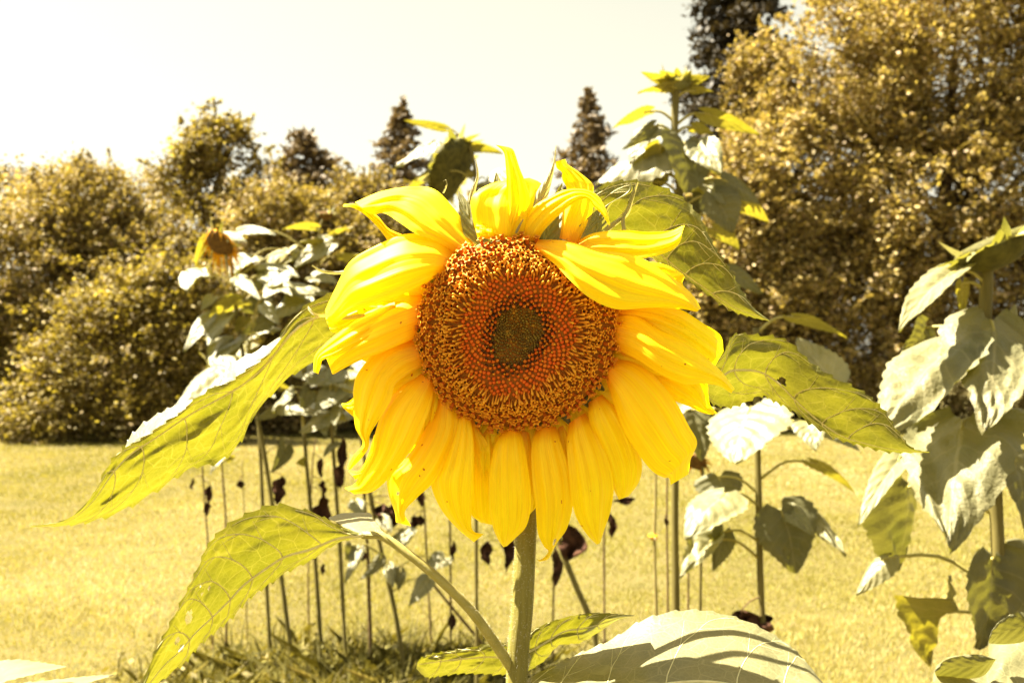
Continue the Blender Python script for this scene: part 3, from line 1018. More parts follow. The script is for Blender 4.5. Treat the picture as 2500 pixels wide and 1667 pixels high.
sl((1768, 1200), (1680, 1302), 118, D - .05, D - .12, roll=10, seed=27, fold=0.2)
sl((1905, 1246), (1962, 1394), 168, D - .05, D - .12, roll=5, seed=28, mat='leaf_dark', fold=0.2)
sl((1918, 1242), (1988, 1302), 58, D - .03, D - .1, roll=30, seed=29, wav=0.25)
sl((1990, 1262), (2056, 1352), 52, D, D - .05, roll=20, seed=30, wav=0.4, fold=0.8)
sl((1768, 1298), (1742, 1392), 66, D - .02, D - .06, roll=15, seed=31, mat='leaf_dark')
sl((1738, 1316), (1668, 1402), 66, D - .04, D - .1, roll=35, seed=32, wav=0.35, fold=0.8)
sl((1938, 768), (2053, 812), 34, D, D - .02, roll=45, seed=33, mat='leaf_yellow', droop=0.3)
sl((1700, 960), (1640, 1010), 90, D + .1, D + .05, roll=20, seed=34)
sl((1690, 1000), (1710, 1120), 90, D + .15, D + .1, roll=10, seed=35, mat='leaf_dark')
dead_leaf(root, og, (1815, 1505), 34, 56, D, 36, st)
dead_leaf(root, og, (1868, 1528), 60, 60, D, 37, st)

# ---- tall plant behind, upper right ----------------------------------------
D = 3.0
root, og = plant_root('sunflower_plant', 'tallest sunflower with a closed bud rising against the sky at upper right', 'sunflower', G_R, 1650, D)
st = stem_obj(root, og, [(1652, 205), (1649, 250), (1648, 345), (1660, 500), (1655, 800), (1648, 1165), (1649, 1400), (1651, 1560)], D, 0.011, 0.0135, M['bg_stem'])
bud_head(root, og, (1656, 192), 36, D, (0.1, -0.35, 0.9), 41, 26, 0, 0.8, bract_len=1.15, mat='bract')
for q in range(9):
    aq = 0.4 + q * 0.7
    small_leaf(root, og, (1656 + 14 * math.cos(aq), 200 + 14 * math.sin(aq)), (1656 + (48 + 14 * (q % 3)) * math.cos(aq), 196 + 32 * math.sin(aq)), 20, D - .02, D - .05, mat='leaf_yellow', seed=900 + q, fold=0.4)
sl = lambda *a, **k: small_leaf(root, og, *a, stem=st, stalk_r=0.0045, **k)
sl((1628, 197), (1560, 170), 30, D, D - .03, roll=25, seed=41, mat='leaf_yellow')
sl((1652, 212), (1556, 212), 28, D - .02, D - .05, roll=30, seed=42, mat='leaf_yellow')
sl((1684, 202), (1734, 186), 28, D, D, roll=25, seed=43, mat='leaf_yellow')
sl((1692, 222), (1743, 219), 20, D - .02, D - .04, roll=30, seed=44, mat='leaf_yellow')
sl((1584, 270), (1493, 312), 30, D, D - .03, roll=30, seed=45, mat='leaf_yellow')
sl((1722, 275), (1852, 323), 46, D - .02, D - .05, roll=30, seed=46, mat='leaf_yellow', droop=0.2)
sl((1608, 360), (1454, 446), 78, D - .04, D - .12, roll=40, seed=47, fold=0.5)
sl((1590, 310), (1545, 390), 60, D + .05, D, roll=20, seed=57)
sl((1614, 356), (1600, 458), 84, D - .06, D - .12, roll=25, seed=48, mat='leaf_yellow')
sl((1672, 346), (1678, 466), 120, D - .08, D - .18, roll=5, seed=49, mat='leaf_dark', fold=0.15)
sl((1704, 350), (1752, 418), 84, D - .08, D - .14, roll=15, seed=50)
sl((1765, 438), (1864, 492), 56, D - .05, D - .1, roll=25, seed=51, mat='leaf_dark')
sl((1745, 478), (1800, 562), 104, D - .06, D - .12, roll=12, seed=52, mat='leaf_dark')
sl((1742, 556), (1802, 602), 54, D, D - .04, roll=20, seed=53, mat='leaf_yellow')
sl((1808, 498), (1882, 530), 42, D, D - .04, roll=30, seed=54, mat='leaf_yellow')
sl((1785, 662), (1866, 722), 44, D, D - .05, roll=20, seed=55, mat='leaf_dark')
sl((1600, 420), (1560, 470), 60, D + .05, D, roll=20, seed=56, mat='leaf_dark')

for q in range(16):
    rq = np.random.default_rng(6000 + q)
    yq = rq.uniform(255, 520); sg = rq.choice([-1, 1])
    xq = 1650 + sg * rq.uniform(22, 70)
    sl((xq, yq), (xq + sg * rq.uniform(35, 75), yq + rq.uniform(10, 70)), rq.uniform(30, 56), D, D - .05, mat=['leaf_yellow', 'leaf', 'leaf_yellow', 'leaf_dark'][q % 4], seed=6100 + q)

# ---- drooping old head behind the upper petals ------------------------------
D = 4.0
root, og = plant_root('sunflower_plant', 'sunflower with a dark drooping seed head just above the upper left petals', 'sunflower', G_R, 1165, D)
st = stem_obj(root, og, [(1118, 395), (1105, 345), (1128, 335), (1160, 420), (1165, 700), (1162, 1000), (1162, 1256), (1164, 1570)], D, 0.007, 0.009, M['bg_stem'])
bud_head(root, og, (1104, 412), 82, D, (0.75, -0.35, -0.42), 61, 18, 0, 0.55, bract_len=0.5)
sl = lambda *a, **k: small_leaf(root, og, *a, stem=st, stalk_r=0.003, **k)
sl((1052, 348), (964, 400), 34, D - .05, D - .1, roll=35, seed=61)
sl((1072, 418), (988, 458), 32, D - .05, D - .1, roll=30, seed=62, mat='leaf_yellow')
sl((1082, 312), (984, 292), 24, D, D - .04, roll=35, seed=63, mat='leaf_yellow')
sl((1130, 350), (1228, 360), 30, D, D - .05, roll=30, seed=64, mat='leaf_yellow')
sl((1138, 425), (1164, 430), 24, D, D, roll=20, seed=65, mat='leaf_yellow')
sl((1190, 440), (1250, 450), 60, D + .1, D, roll=30, seed=66)

# ---- left group --------------------------------------------------------------
z16 = lambda x, y: (400 + x / 2.53, 480 + y / 2.53)


def lg(root, og, st, D, rows, s0):
    for i, (bx, by, tx, ty, w, mt, rl) in enumerate(rows):
        small_leaf(root, og, z16(bx, by), z16(tx, ty), w / 2.53 * 1.35, D - .05, D - .12, roll=rl, mat=mt, seed=s0 + i, stem=st, stalk_r=0.004, fold=0.3)


LROOT = []
D = 5.0
root, og = plant_root('sunflower_plant', 'left row sunflower with a withered orange hanging flower head', 'sunflower', G_R, 714, D)
st = stem_obj(root, og, [(540, 600), (545, 585), (560, 600), (572, 720), (600, 900), (636, 1056), (665, 1235), (687, 1409), (714, 1622)], D, 0.009, 0.013, M['bg_stem'])
bud_head(root, og, (536, 596), 34, D - 0.35, (-0.3, -0.72, -0.62), 71, 9, 26, 0.6, bract_len=1.3, mat='brown', petal_len=2.0)
LROOT.append((root, og, st))
lg(root, og, st, D, [(480, 640, 280, 745, 100, 'leaf_yellow', 25), (300, 620, 235, 700, 55, 'leaf', 30), (280, 740, 140, 945, 76, 'leaf', 15), (390, 740, 258, 905, 70, 'leaf', 15),
                     (430, 885, 258, 1035, 105, 'leaf', 10), (505, 750, 450, 835, 60, 'leaf_yellow', 20), (310, 1060, 70, 1290, 95, 'leaf', 10), (250, 250, 170, 420, 45, 'leaf_yellow', 30),
                     (380, 230, 500, 270, 60, 'leaf', 30), (440, 900, 400, 1010, 60, 'leaf_dark', 20)], 200)
D = 5.15
root, og = plant_root('sunflower_plant', 'headless leafy stalk in the left row beside the orange hanging head', 'sunflower', G_R, 659, D)
st = stem_obj(root, og, [(585, 640), (598, 760), (615, 900), (632, 1043), (641, 1235), (650, 1420), (660, 1600)], D, 0.008, 0.012, M['bg_stem'])
LROOT.append((root, og, st))
lg(root, og, st, D, [(550, 385, 400, 490, 120, 'leaf', 10), (600, 430, 790, 432, 38, 'leaf', 35), (600, 495, 765, 495, 92, 'leaf_dark', 15), (730, 455, 822, 495, 55, 'leaf', 15),
                     (600, 655, 465, 690, 95, 'leaf_dark', 15), (660, 755, 485, 855, 80, 'leaf_dark', 15), (690, 825, 495, 885, 50, 'leaf', 25), (560, 520, 420, 560, 60, 'leaf', 20), (640, 560, 560, 580, 40, 'leaf', 30),
                     (660, 640, 600, 660, 60, 'leaf', 20)], 220)
small_leaf(root, og, (697, 1090), (672, 1154), 44, D - .04, D - .06, roll=15, seed=235, mat='leaf_dark', stem=st, fold=0.5)
dead_leaf(root, og, (681, 1198), 70, 34, D, 236, st)
D = 5.2
root, og = plant_root('sunflower_plant', 'left row sunflower with a small brown bud on a thin top stem', 'sunflower', G_R, 788, D)
st = stem_obj(root, og, [(795, 522), (781, 560), (778, 640), (752, 800), (742, 960), (743, 1061), (759, 1248), (769, 1364), (788, 1632)], D, 0.006, 0.0125, M['bg_stem'])
bud_head(root, og, (796, 520), 17, D, (0.05, -0.2, 0.9), 81, 9, 0, 1.0, bract_len=1.6, mat='brown')
LROOT.append((root, og, st))
lg(root, og, st, D, [(470, 205, 695, 195, 44, 'leaf', 35), (930, 190, 728, 180, 44, 'leaf_yellow', 35), (960, 285, 828, 272, 34, 'leaf_yellow', 35), (1040, 230, 1162, 168, 28, 'leaf_yellow', 35),
                     (1030, 290, 798, 424, 92, 'leaf', 12), (920, 490, 1085, 515, 66, 'leaf', 20), (870, 650, 640, 745, 100, 'leaf', 12), (1090, 360, 1250, 350, 40, 'leaf_yellow', 30), (760, 570, 830, 610, 60, 'leaf_dark', 20),
                     (860, 590, 1040, 590, 50, 'leaf', 25), (840, 340, 800, 400, 60, 'leaf_dark', 20)], 250)
small_leaf(root, og, (748, 1128), (722, 1128), 26, D, D, roll=20, seed=270, mat='leaf_yellow', stem=st)
dead_leaf(root, og, (787, 1245), 76, 40, D, 271, st)
dead_leaf(root, og, (690, 1350), 30, 14, D, 272, None) if False else None
D = 4.9
root, og = plant_root('sunflower_plant', 'left row sunflower with bright leaves low beside the left petals', 'sunflower', G_R, 842, D)
st = stem_obj(root, og, [(800, 880), (804, 980), (813, 1094), (824, 1248), (830, 1335), (843, 1600)], D, 0.008, 0.011, M['bg_stem'])
LROOT.append((root, og, st))
lg(root, og, st, D, [(1265, 985, 1085, 1105, 84, 'leaf', 12), (1080, 1110, 888, 1152, 44, 'leaf', 30), (1100, 1175, 908, 1325, 108, 'leaf', 8), (1010, 1345, 828, 1452, 80, 'leaf', 15),
                     (985, 1390, 1005, 1468, 64, 'leaf', 15), (900, 1205, 838, 1330, 84, 'leaf_dark', 10), (715, 1285, 862, 1335, 76, 'leaf', 15), (700, 1180, 795, 1190, 44, 'leaf_yellow', 25), (700, 1310, 575, 1395, 56, 'leaf_dark', 20), (1090, 1300, 1050, 1400, 50, 'leaf', 20)], 300)
small_leaf(root, og, (824, 1079), (784, 1110), 20, D, D - .03, roll=30, seed=320, stem=st)
dead_leaf(root, og, (832, 1110), 80, 26, D, 321, st)
dead_leaf(root, og, (826, 1165), 60, 26, D, 322, st)
D = 4.7
root, og = plant_root('sunflower_plant', 'half hidden sunflower stalk with small pale leaves below the left petals', 'sunflower', G_R, 992, D)
st = stem_obj(root, og, [(870, 900), (880, 1050), (904, 1207), (930, 1340), (964, 1492), (992, 1668)], D, 0.009, 0.013, M['bg_stem'])
for i, (b, t, w, mt) in enumerate([((867, 1222), (880, 1262), 46, 'leaf'), ((876, 1340), (843, 1420), 32, 'leaf'), ((932, 1362), (888, 1420), 30, 'leaf_dark'), ((860, 1330), (846, 1368), 40, 'leaf_dark'), ((946, 1380), (952, 1432), 34, 'leaf'),
                                   ((978, 1390), (972, 1440), 34, 'leaf_dark'), ((1046, 1412), (1000, 1480), 46, 'leaf'), ((985, 1290), (970, 1340), 54, 'leaf'), ((1085, 1360), (1045, 1390), 50, 'leaf'), ((930, 1260), (950, 1300), 40, 'leaf')]):
    small_leaf(root, og, b, t, w, D - .04, D - .1, roll=20, seed=340 + i, mat=mt, stem=st, wav=0.2)
dead_leaf(root, og, (945, 1262), 60, 60, D, 351, st)
dead_leaf(root, og, (965, 1245), 50, 34, D, 352, st)

for q in range(44):
    rq = np.random.default_rng(5000 + q)
    nm, lo, hi, xo = [('a', 640, 1000, 590), ('b', 600, 900, 690), ('c', 700, 1010, 770), ('d', 860, 1010, 850)][q % 4]
    yq = rq.uniform(lo, hi); xq = xo - 30 + rq.normal(0, 44)
    aq = rq.choice([-1, 1]) * rq.uniform(0.25, 1.1)
    Lq = rq.uniform(46, 80)
    small_leaf(LROOT[q % 4][0], LROOT[q % 4][1], (xq, yq), (xq + Lq * math.cos(aq) * np.sign(aq), yq + Lq * abs(math.sin(aq)) * 0.9), rq.uniform(34, 56), 4.62 + 0.7 * (q % 3) / 2, 4.6, mat=['leaf', 'leaf', 'leaf_yellow', 'leaf', 'leaf'][q % 5], seed=5100 + q, stem=LROOT[q % 4][2], stalk_r=0.004)

# ---- withered thin stalks -----------------------------------------------------
G_S = 'dry stalks in the row behind'
dry = [
    ('thin pale stalk furthest left with several black withered leaves', [(492, 1110), (500, 1230), (507, 1320), (520, 1560)], 5.5, 2.2, 'dry_stem', [(468, 1183, 26, 10), (511, 1205, 40, 14), (506, 1242, 30, 12), (506, 1240, 24, 12)]),
    ('thin pink brown stalk with a pale folded leaf on top, beside the long left leaf', [(538, 1100), (545, 1180), (552, 1286), (553, 1450), (552, 1605)], 5.3, 2.6, 'dry_stem', []),
    ('very thin pale stalk with one curled ochre leaf', [(591, 1120), (596, 1250), (600, 1400), (604, 1590)], 5.6, 1.6, 'pale_stem', [(590, 1182, 18, 18)]),
    ('thin stalk with small withered leaves between two green left row stems', [(770, 1070), (762, 1150), (753, 1380), (755, 1590)], 5.6, 2.0, 'dry_stem', [(783, 1142, 44, 14), (789, 1190, 34, 14), (790, 1390, 26, 9)]),
    ('straight brown stalk just below the lowest left petal', [(888, 1190), (898, 1350), (900, 1420), (905, 1600)], 4.9, 5.0, 'dry_stem', [(884, 1355, 30, 16)]),
    ('forked thin dry stalk below the left petals', [(1032, 1190), (1037, 1260), (1044, 1400), (1054, 1590)], 5.3, 2.6, 'dry_stem', [(1030, 1212, 46, 16), (1008, 1275, 34, 22), (1030, 1270, 24, 18)]),
    ('thin upright dry stalk with a dark leaf left of the main stem', [(1098, 1250), (1100, 1420), (1101, 1590)], 5.2, 3.0, 'dry_stem', [(1106, 1345, 44, 12), (1103, 1520, 40, 14)]),
    ('bare stalk leaning to the right under the bent leaf stalk', [(1040, 1405), (1110, 1490), (1190, 1592)], 4.8, 4.0, 'dry_stem', []),
    ('dry stalk hung with dark withered leaves right of the main stem', [(1362, 1250), (1355, 1330), (1350, 1520), (1350, 1600)], 5.0, 2.6, 'dry_stem', [(1358, 1385, 84, 22), (1240, 1345, 84, 30), (1188, 1350, 50, 26)]),
    ('thick grey stalk leaning right with a ragged black leaf at its top', [(1362, 1310), (1372, 1345), (1402, 1420), (1450, 1540)], 4.6, 8.0, 'bg_stem', [(1390, 1322, 80, 60)]),
    ('thin stalk with a dark leaf below the right petals', [(1478, 1220), (1475, 1303), (1475, 1400), (1476, 1590)], 5.2, 3.0, 'dry_stem', [(1490, 1280, 56, 22), (1530, 1222, 18, 44)]),
    ('pale yellow stalk with a pink bud under the right petals', [(1601, 1130), (1600, 1240), (1598, 1330), (1604, 1560)], 4.6, 4.4, 'pale_stem', []),
    ('thin brown stalk touching the left side of the tall plant stem', [(1630, 1130), (1628, 1260), (1630, 1420), (1631, 1560)], 3.4, 3.0, 'dry_stem', [(1625, 1275, 18, 10)]),
    ('short brown stalk right of the tall plant with a tattered leaf', [(1682, 1290), (1681, 1400), (1680, 1540)], 4.0, 3.0, 'dry_stem', [(1690, 1305, 34, 26)]),
]
for i, (lab, pts, D, rp, mt, dl) in enumerate(dry):
    root, og = plant_root('dry_stalk', lab, 'stalk', G_S, pts[-1][0], D)
    rr = rp * D / F
    st = stem_obj(root, og, pts, D, rr * 0.75, rr * 1.15, M[mt])
    for j, (x, y, h, w) in enumerate(dl):
        dead_leaf(root, og, (x, y), h * 1.1, w * 1.15, D, 400 + i * 10 + j, st)
    if i == 1:
        small_leaf(root, og, (549, 1098), (512, 1156), 26, D, D - .05, roll=30, seed=481, stem=st, fold=0.8)
        small_leaf(root, og, (556, 1125), (578, 1108), 14, D, D, roll=20, seed=482, mat='leaf_yellow', stem=st)
    if i == 11:
        bud_head(root, og, (1595, 1306), 12, D, (0, -0.2, 1), 490, 8, 0, 1.0, bract_len=1.2, mat='old_petal')

# orange withered head behind the right petals
root, og = plant_root('sunflower_plant', 'withered orange flower head peeking out under the right petals', 'sunflower', G_R, 1690, 3.6)
st = stem_obj(root, og, [(1700, 1120), (1706, 1108), (1716, 1150), (1712, 1300), (1708, 1560)], 3.6, 0.005, 0.008, M['bg_stem'])
bud_head(root, og, (1700, 1128), 26, 3.6, (-0.3, -0.6, -0.6), 500, 8, 9, 0.7, bract_len=0.8, mat='brown')

# ---- weeds at the foot of the row -------------------------------------------------
n = 12000
wx = rng.normal(0, 1, n); wyd = 4.70 + 0.36 * rng.normal(0, 1, n)
xpx = rng.uniform(380, 1560, n) + 60 * rng.normal(0, 1, n)
dens = 0.35 + 0.65 * np.exp(-((xpx - 930) / 300) ** 2)
kp = rng.random(n) < dens
xpx = xpx[kp]; wyd = wyd[kp]; n = len(xpx)
wxw = (xpx - 1250) / F * wyd
blades('weeds', wxw, wyd, rng.uniform(0.06, 0.27, n) * (0.4 + 0.6 * dens[kp]), rng.uniform(0.006, 0.016, n), np.clip(rng.normal(0.5, 0.27, n), 0, 1), M['weed'], 'tangle of dark weeds and long grass at the foot of the row', 'weeds', 1.6, 9)
# broad weed leaves among them
n = 2600
xpx = rng.normal(880, 270, n); wyd = 4.68 + 0.33 * rng.normal(0, 1, n)
pts = np.stack([(xpx - 1250) / F * wyd, wyd, np.abs(rng.normal(0, 0.06, n)) + 0.02], 1)
o = leaf_cloud('broad_weeds', pts, rng.uniform(0.014, 0.042, n), np.clip(rng.normal(0.55, 0.28, n), 0, 1), M['weed'], None, (0, 0, 0), 0.6, 13, 1.5)
tag(o, 'broad leaved weeds between the stalks at the foot of the row', 'weeds', kind='stuff')

# ---------------------------------------------------------------------- the big sunflower
D0 = 0.80
b0 = P(1262, 1000, 0.835)
OG = np.array([b0[0], b0[1], 0.0])
FLOWER = empty('sunflower', OG, 'big yellow sunflower in full bloom with brown disc, in the middle foreground', 'sunflower')
stem_px = [(1263, 835), (1276, 930), (1286, 1100), (1287, 1230), (1283, 1330), (1276, 1480), (1262, 1668)]
stem_D = [0.835, 0.848, 0.842, 0.836, 0.834, 0.834, 0.836]
W = [P(x, y, d) for (x, y), d in zip(stem_px, stem_D)] 
W += descend(W[-1], OG)
NS = 14 * len(W)
spts = catmull(W, NS)
mb = MB()
srad = np.interp(np.linspace(0, 1, NS), [0, 0.06, 0.2, 0.45, 1], [0.0135, 0.0098, 0.0084, 0.0090, 0.013])
# fluted stem
Tn = np.gradient(spts, axis=0); Tn /= np.linalg.norm(Tn, axis=1)[:, None]
V = []; S = 30
for i in range(NS):
    A = np.array([1.0, 0, 0]) - Tn[i] * Tn[i][0]; A /= np.linalg.norm(A)
    B = np.cross(Tn[i], A)
    for k in range(S):
        an = 2 * np.pi * k / S
        rr = srad[i] * (1 + 0.035 * math.cos(an * 10) + 0.02 * math.cos(an * 5 + 1 + i * 0.02))
        V.append(spts[i] + rr * (math.cos(an) * A + math.sin(an) * B))
Fs = [(i * S + k, i * S + (k + 1) % S, (i + 1) * S + (k + 1) % S, (i + 1) * S + k) for i in range(NS - 1) for k in range(S)]
mb.add(V, Fs)
STEM = mb.build('stem', M['stem'], FLOWER, OG)


def hairs(parent, path, rad, n, ln, seed, t0=0.0, t1=1.0):
    r = np.random.default_rng(seed)
    m = len(path)
    t = r.uniform(t0, t1, n) * (m - 1)
    i = np.minimum(t.astype(int), m - 2); f = (t - i)[:, None]
    c = path[i] * (1 - f) + path[i + 1] * f
    rr = np.interp(t, np.arange(m), rad)
    T = path[i + 1] - path[i]; T /= np.linalg.norm(T, axis=1)[:, None]
    A = r.normal(0, 1, (n, 3)); A -= T * (A * T).sum(1)[:, None]; A /= np.linalg.norm(A, axis=1)[:, None]
    B = np.cross(T, A)
    base = c + A * rr[:, None] * 0.97
    L = (ln * r.uniform(0.4, 1.3, n))[:, None]
    tip = base + (A + T * r.normal(0.0, 0.5, (n, 1)) + B * r.normal(0, 0.4, (n, 1))) * L
    w = 0.00008
    V = np.stack([base + B * w, base - B * w * 0.5 + T * w, base - B * w * 0.5 - T * w, tip], 1).reshape(-1, 3)
    q = np.arange(n)[:, None] * 4
    Fc = np.concatenate([q + [0, 1, 3], q + [1, 2, 3], q + [2, 0, 3]], 0)
    me = mesh_np('stem_hairs', V - OG, Fc, smooth=False)
    o = link('stem_hairs', me, M['hair'], parent)
    return tag(o, kind='stuff')


hairs(STEM, spts, srad, 3600, 0.0026, 3, 0.12, 0.55)

# zoom windows used while measuring
Z = {
    'z1': (740, 320, 2.01), 'z2': (740, 850, 1.919), 'z4': (0, 700, 2.613), 'z5': (750, 680, 2.34), 'z6': (1350, 0, 1.96),
    'z7': (1600, 700, 2.613), 'z8': (380, 1080, 2.671), 'z9': (1500, 1100, 2.352), 'px': (0, 0, 1.0),
}


def zs(key, st):
    x0, y0, s = Z[key]
    st = np.asarray(st, float)
    out = st / s
    out[:, 0::2] += x0; out[:, 1::2] += y0
    return out


# --- leaves of the big sunflower
def big_leaf(key, st, D, depth, tilt, cup, mid, nside, teeth, seed, ripple=0.005, holes=None, nu=150, nv=46, stalk=None, rfreq=(7, 4), rm=0.0016, mat='leaf_under', ahead=0.26):
    o, G = sheet('leaf', zs(key, st), D, depth, tilt, cup, M[mat], FLOWER, OG, nu, nv, teeth, ripple, rfreq, 0.0, seed, holes)
    veins(G, o, OG, mid, nside, rm, 0.00062, seed, ahead)
    if stalk:
        mb = MB()
        pts = catmull([P(*a) for a in stalk[0]], 30)
        rad = np.linspace(stalk[1], stalk[2], 30)
        mb.tube(pts, rad, 14)
        so = mb.build('leaf_stalk', M['stalk'], o, OG)
        hairs(so, pts, rad, 900, 0.0016, seed + 40)
    return o, G


# long leaf reaching to the lower left
LL, _g = big_leaf('z4', [(2250, 480, 2230, 60), (2130, 440, 2120, 40), (1880, 545, 1900, 170), (1640, 790, 1690, 440), (1530, 985, 1465, 600), (1390, 1110, 1195, 745), (1200, 1160, 955, 925),
                (1010, 1285, 800, 1025), (780, 1420, 690, 1150), (560, 1495, 590, 1330), (400, 1522, 430, 1480), (190, 1531, 190, 1526)],
         0.90, (0.0, 0.0, -0.05), (-0.02, -0.06, -0.03), 0.008, (0.62, 0.78, 0.84, 0.80, 0.5), 7, (17, 10.0), 1, 0.007,
         stalk=([(860, 770, 0.885), (1000, 800, 0.89), (1150, 1000, 0.87), (1285, 1150, 0.845)], 0.003, 0.0045), ahead=0.34)
sheet('curled_edge', zs('z4', [(800, 1025, 800, 1018), (850, 990, 830, 962), (960, 925, 915, 878), (1070, 845, 1030, 805), (1160, 785, 1125, 755), (1230, 725, 1225, 715)]), 0.868, (-0.016, -0.010), (0.006, 0.016, 0.006), 0.001, M['leaf_near'], LL, OG, 60, 10, (7, 7.0), 0.0015, (4, 2), 0, 71)
sheet('curled_edge', zs('z4', [(1400, 630, 1395, 622), (1470, 600, 1430, 560), (1560, 530, 1500, 480), (1690, 440, 1650, 405), (1790, 330, 1785, 320)]), 0.875, (-0.014, -0.004), (0.006, 0.015, 0.006), 0.001, M['leaf_near'], LL, OG, 50, 8, (6, 6.0), 0.0015, (4, 2), 0, 72)
# lower left leaf on a bent stalk
big_leaf('z8', [(1345, 612, 1335, 592), (1180, 655, 1190, 540), (1000, 770, 1030, 462), (860, 835, 790, 410), (720, 930, 600, 470), (600, 1020, 450, 560), (500, 1130, 340, 680), (390, 1225, 260, 860),
                (280, 1320, 175, 1030), (190, 1425, 90, 1200), (90, 1500, 0, 1360), (-60, 1640, -90, 1580), (-160, 1760, -165, 1755)],
         0.77, (0.04, 0.0, -0.04), (-0.0, -0.05, -0.05, -0.02), 0.008, (0.3, 0.22, 0.20, 0.3, 0.5), 7, (20, 9.0), 2, 0.004,
         holes=[(0.665, 0.62, 0.020, 0.10), (0.745, 0.55, 0.016, 0.07), (0.742, 0.32, 0.016, 0.065), (0.58, 0.78, 0.006, 0.02), (0.585, 0.66, 0.005, 0.02), (0.55, 0.6, 0.004, 0.018)],
         stalk=([(884, 1306, 0.818), (935, 1310, 0.815), (1005, 1358, 0.81), (1080, 1420, 0.81), (1150, 1490, 0.815), (1205, 1565, 0.825), (1250, 1630, 0.835)], 0.0030, 0.0046), ahead=0.3)
# turned-up flap of the same leaf base
o, G = sheet('leaf', zs('z8', [(1340, 600, 1500, 612), (1240, 555, 1460, 555), (1190, 520, 1415, 500), (1130, 492, 1400, 462), (1210, 460, 1330, 455)]), 0.80, (0.015, 0.10), 0.0, 0.004, M['leaf_near'], FLOWER, OG, 30, 20, (6, 3.0), 0.002, (3, 3), 0, 12)
# upper right leaf behind the petals
big_leaf('z6', [(60, 1040, 60, 1000), (130, 1080, 120, 960), (210, 1150, 260, 880), (330, 1200, 430, 872), (480, 1235, 600, 940), (560, 1290, 700, 1040), (640, 1340, 770, 1180), (740, 1405, 840, 1290), (850, 1480, 905, 1395), (950, 1516, 955, 1470), (1036, 1536, 1036, 1533)],
         0.855, (0.0, 0.01, -0.01), (-0.03, -0.05, -0.02), 0.010, (0.35, 0.14, 0.10, 0.12, 0.4), 7, (24, 8.0), 3, 0.004, stalk=([(1390, 522, 0.875), (1330, 560, 0.885), (1290, 700, 0.875), (1284, 900, 0.85)], 0.003, 0.0045), ahead=0.3)
# right leaf
big_leaf('z7', [(180, 640, 180, 560), (300, 690, 300, 470), (390, 752, 430, 430), (520, 755, 500, 312), (670, 690, 650, 315), (760, 725, 840, 350), (880, 790, 980, 480), (1010, 880, 1150, 590), (1160, 965, 1330, 680),
                (1320, 1010, 1450, 785), (1480, 1048, 1540, 920), (1620, 1056, 1640, 1030), (1748, 1057, 1750, 1053)],
         0.93, (0.0, 0.0, -0.02), (-0.03, -0.055, -0.03), 0.008, (0.5, 0.55, 0.32, 0.12, 0.08, 0.4), 7, (26, 9.0), 4, 0.005, holes=[(0.43, 0.36, 0.018, 0.07)], stalk=([(1655, 910, 0.875), (1560, 950, 0.90), (1430, 1100, 0.88), (1290, 1280, 0.842)], 0.003, 0.0045), ahead=0.3)
# broad leaf in the lower right, seen from above
big_leaf('px', [(1258, 1712, 1258, 1672), (1330, 1790, 1330, 1634), (1420, 1880, 1400, 1602), (1530, 1950, 1490, 1563), (1640, 1990, 1585, 1508), (1760, 2000, 1704, 1490), (1870, 1980, 1823, 1517), (1960, 1930, 1917, 1568), (2030, 1860, 1965, 1612), (2080, 1800, 2006, 1662), (2085, 1760, 2075, 1745)],
         0.775, (0.06, 0.0, -0.02, 0.0), (0.06, 0.25, 0.28, 0.12), (0.0, 0.004), (0.5, 0.62, 0.66, 0.6, 0.5), 6, (22, 6.0), 5, 0.006, rm=0.0022,
         stalk=([(1262, 1690, 0.82), (1263, 1730, 0.835), (1262, 1780, 0.84)], 0.0046, 0.005), mat='leaf_near', ahead=0.3)
# two leaves behind the stem at the bottom
big_leaf('z2', [(1000, 1500, 1000, 1400), (950, 1524, 960, 1385), (850, 1522, 880, 1383), (740, 1520, 740, 1410), (640, 1532, 640, 1425), (575, 1537, 560, 1445), (530, 1500, 536, 1470)],
         0.97, (0.0, -0.02), (-0.02, -0.05), 0.01, (0.5, 0.6, 0.7), 5, (15, 5.0), 6, 0.005, nu=100, nv=30, stalk=([(1262, 1610, 0.97), (1264, 1640, 0.90), (1262, 1670, 0.84)], 0.004, 0.004))
big_leaf('z2', [(1030, 1500, 1030, 1340), (1060, 1505, 1070, 1325), (1130, 1460, 1150, 1285), (1200, 1390, 1250, 1256), (1300, 1376, 1350, 1240), (1400, 1318, 1440, 1243), (1480, 1268, 1505, 1247), (1556, 1252, 1556, 1250)],
         0.87, (0.0, -0.01), (-0.03, -0.05, -0.02), 0.008, (0.5, 0.5, 0.5), 5, (14, 3.0), 7, 0.004, nu=100, nv=30, stalk=([(1285, 1600, 0.865), (1275, 1640, 0.85), (1264, 1670, 0.84)], 0.004, 0.004))

# --- head: receptacle and disc
C0 = P(1262, 815, D0)
tiltA = math.radians(8)
NRM = np.array([0.0, -math.cos(tiltA), -math.sin(tiltA)])
UPV = np.array([0.0, -math.sin(tiltA), math.cos(tiltA)])
XV = np.array([1.0, 0, 0])
RD = 240 * D0 / F


def disc_h(r):
    return 0.013 * (1 - r ** 4) - 0.012 * np.exp(-(r / 0.36) ** 2) - 0.002


def disc_pt(r, a, lift=0.0):
    r = np.asarray(r, float); a = np.asarray(a, float)
    q = r * RD * (1 + 0.02 * np.sin(3 * a + 1.0))
    return C0 + XV * (q * np.cos(a))[..., None] + UPV * (q * 0.955 * np.sin(a))[..., None] + NRM * (disc_h(r) + lift)[..., None]


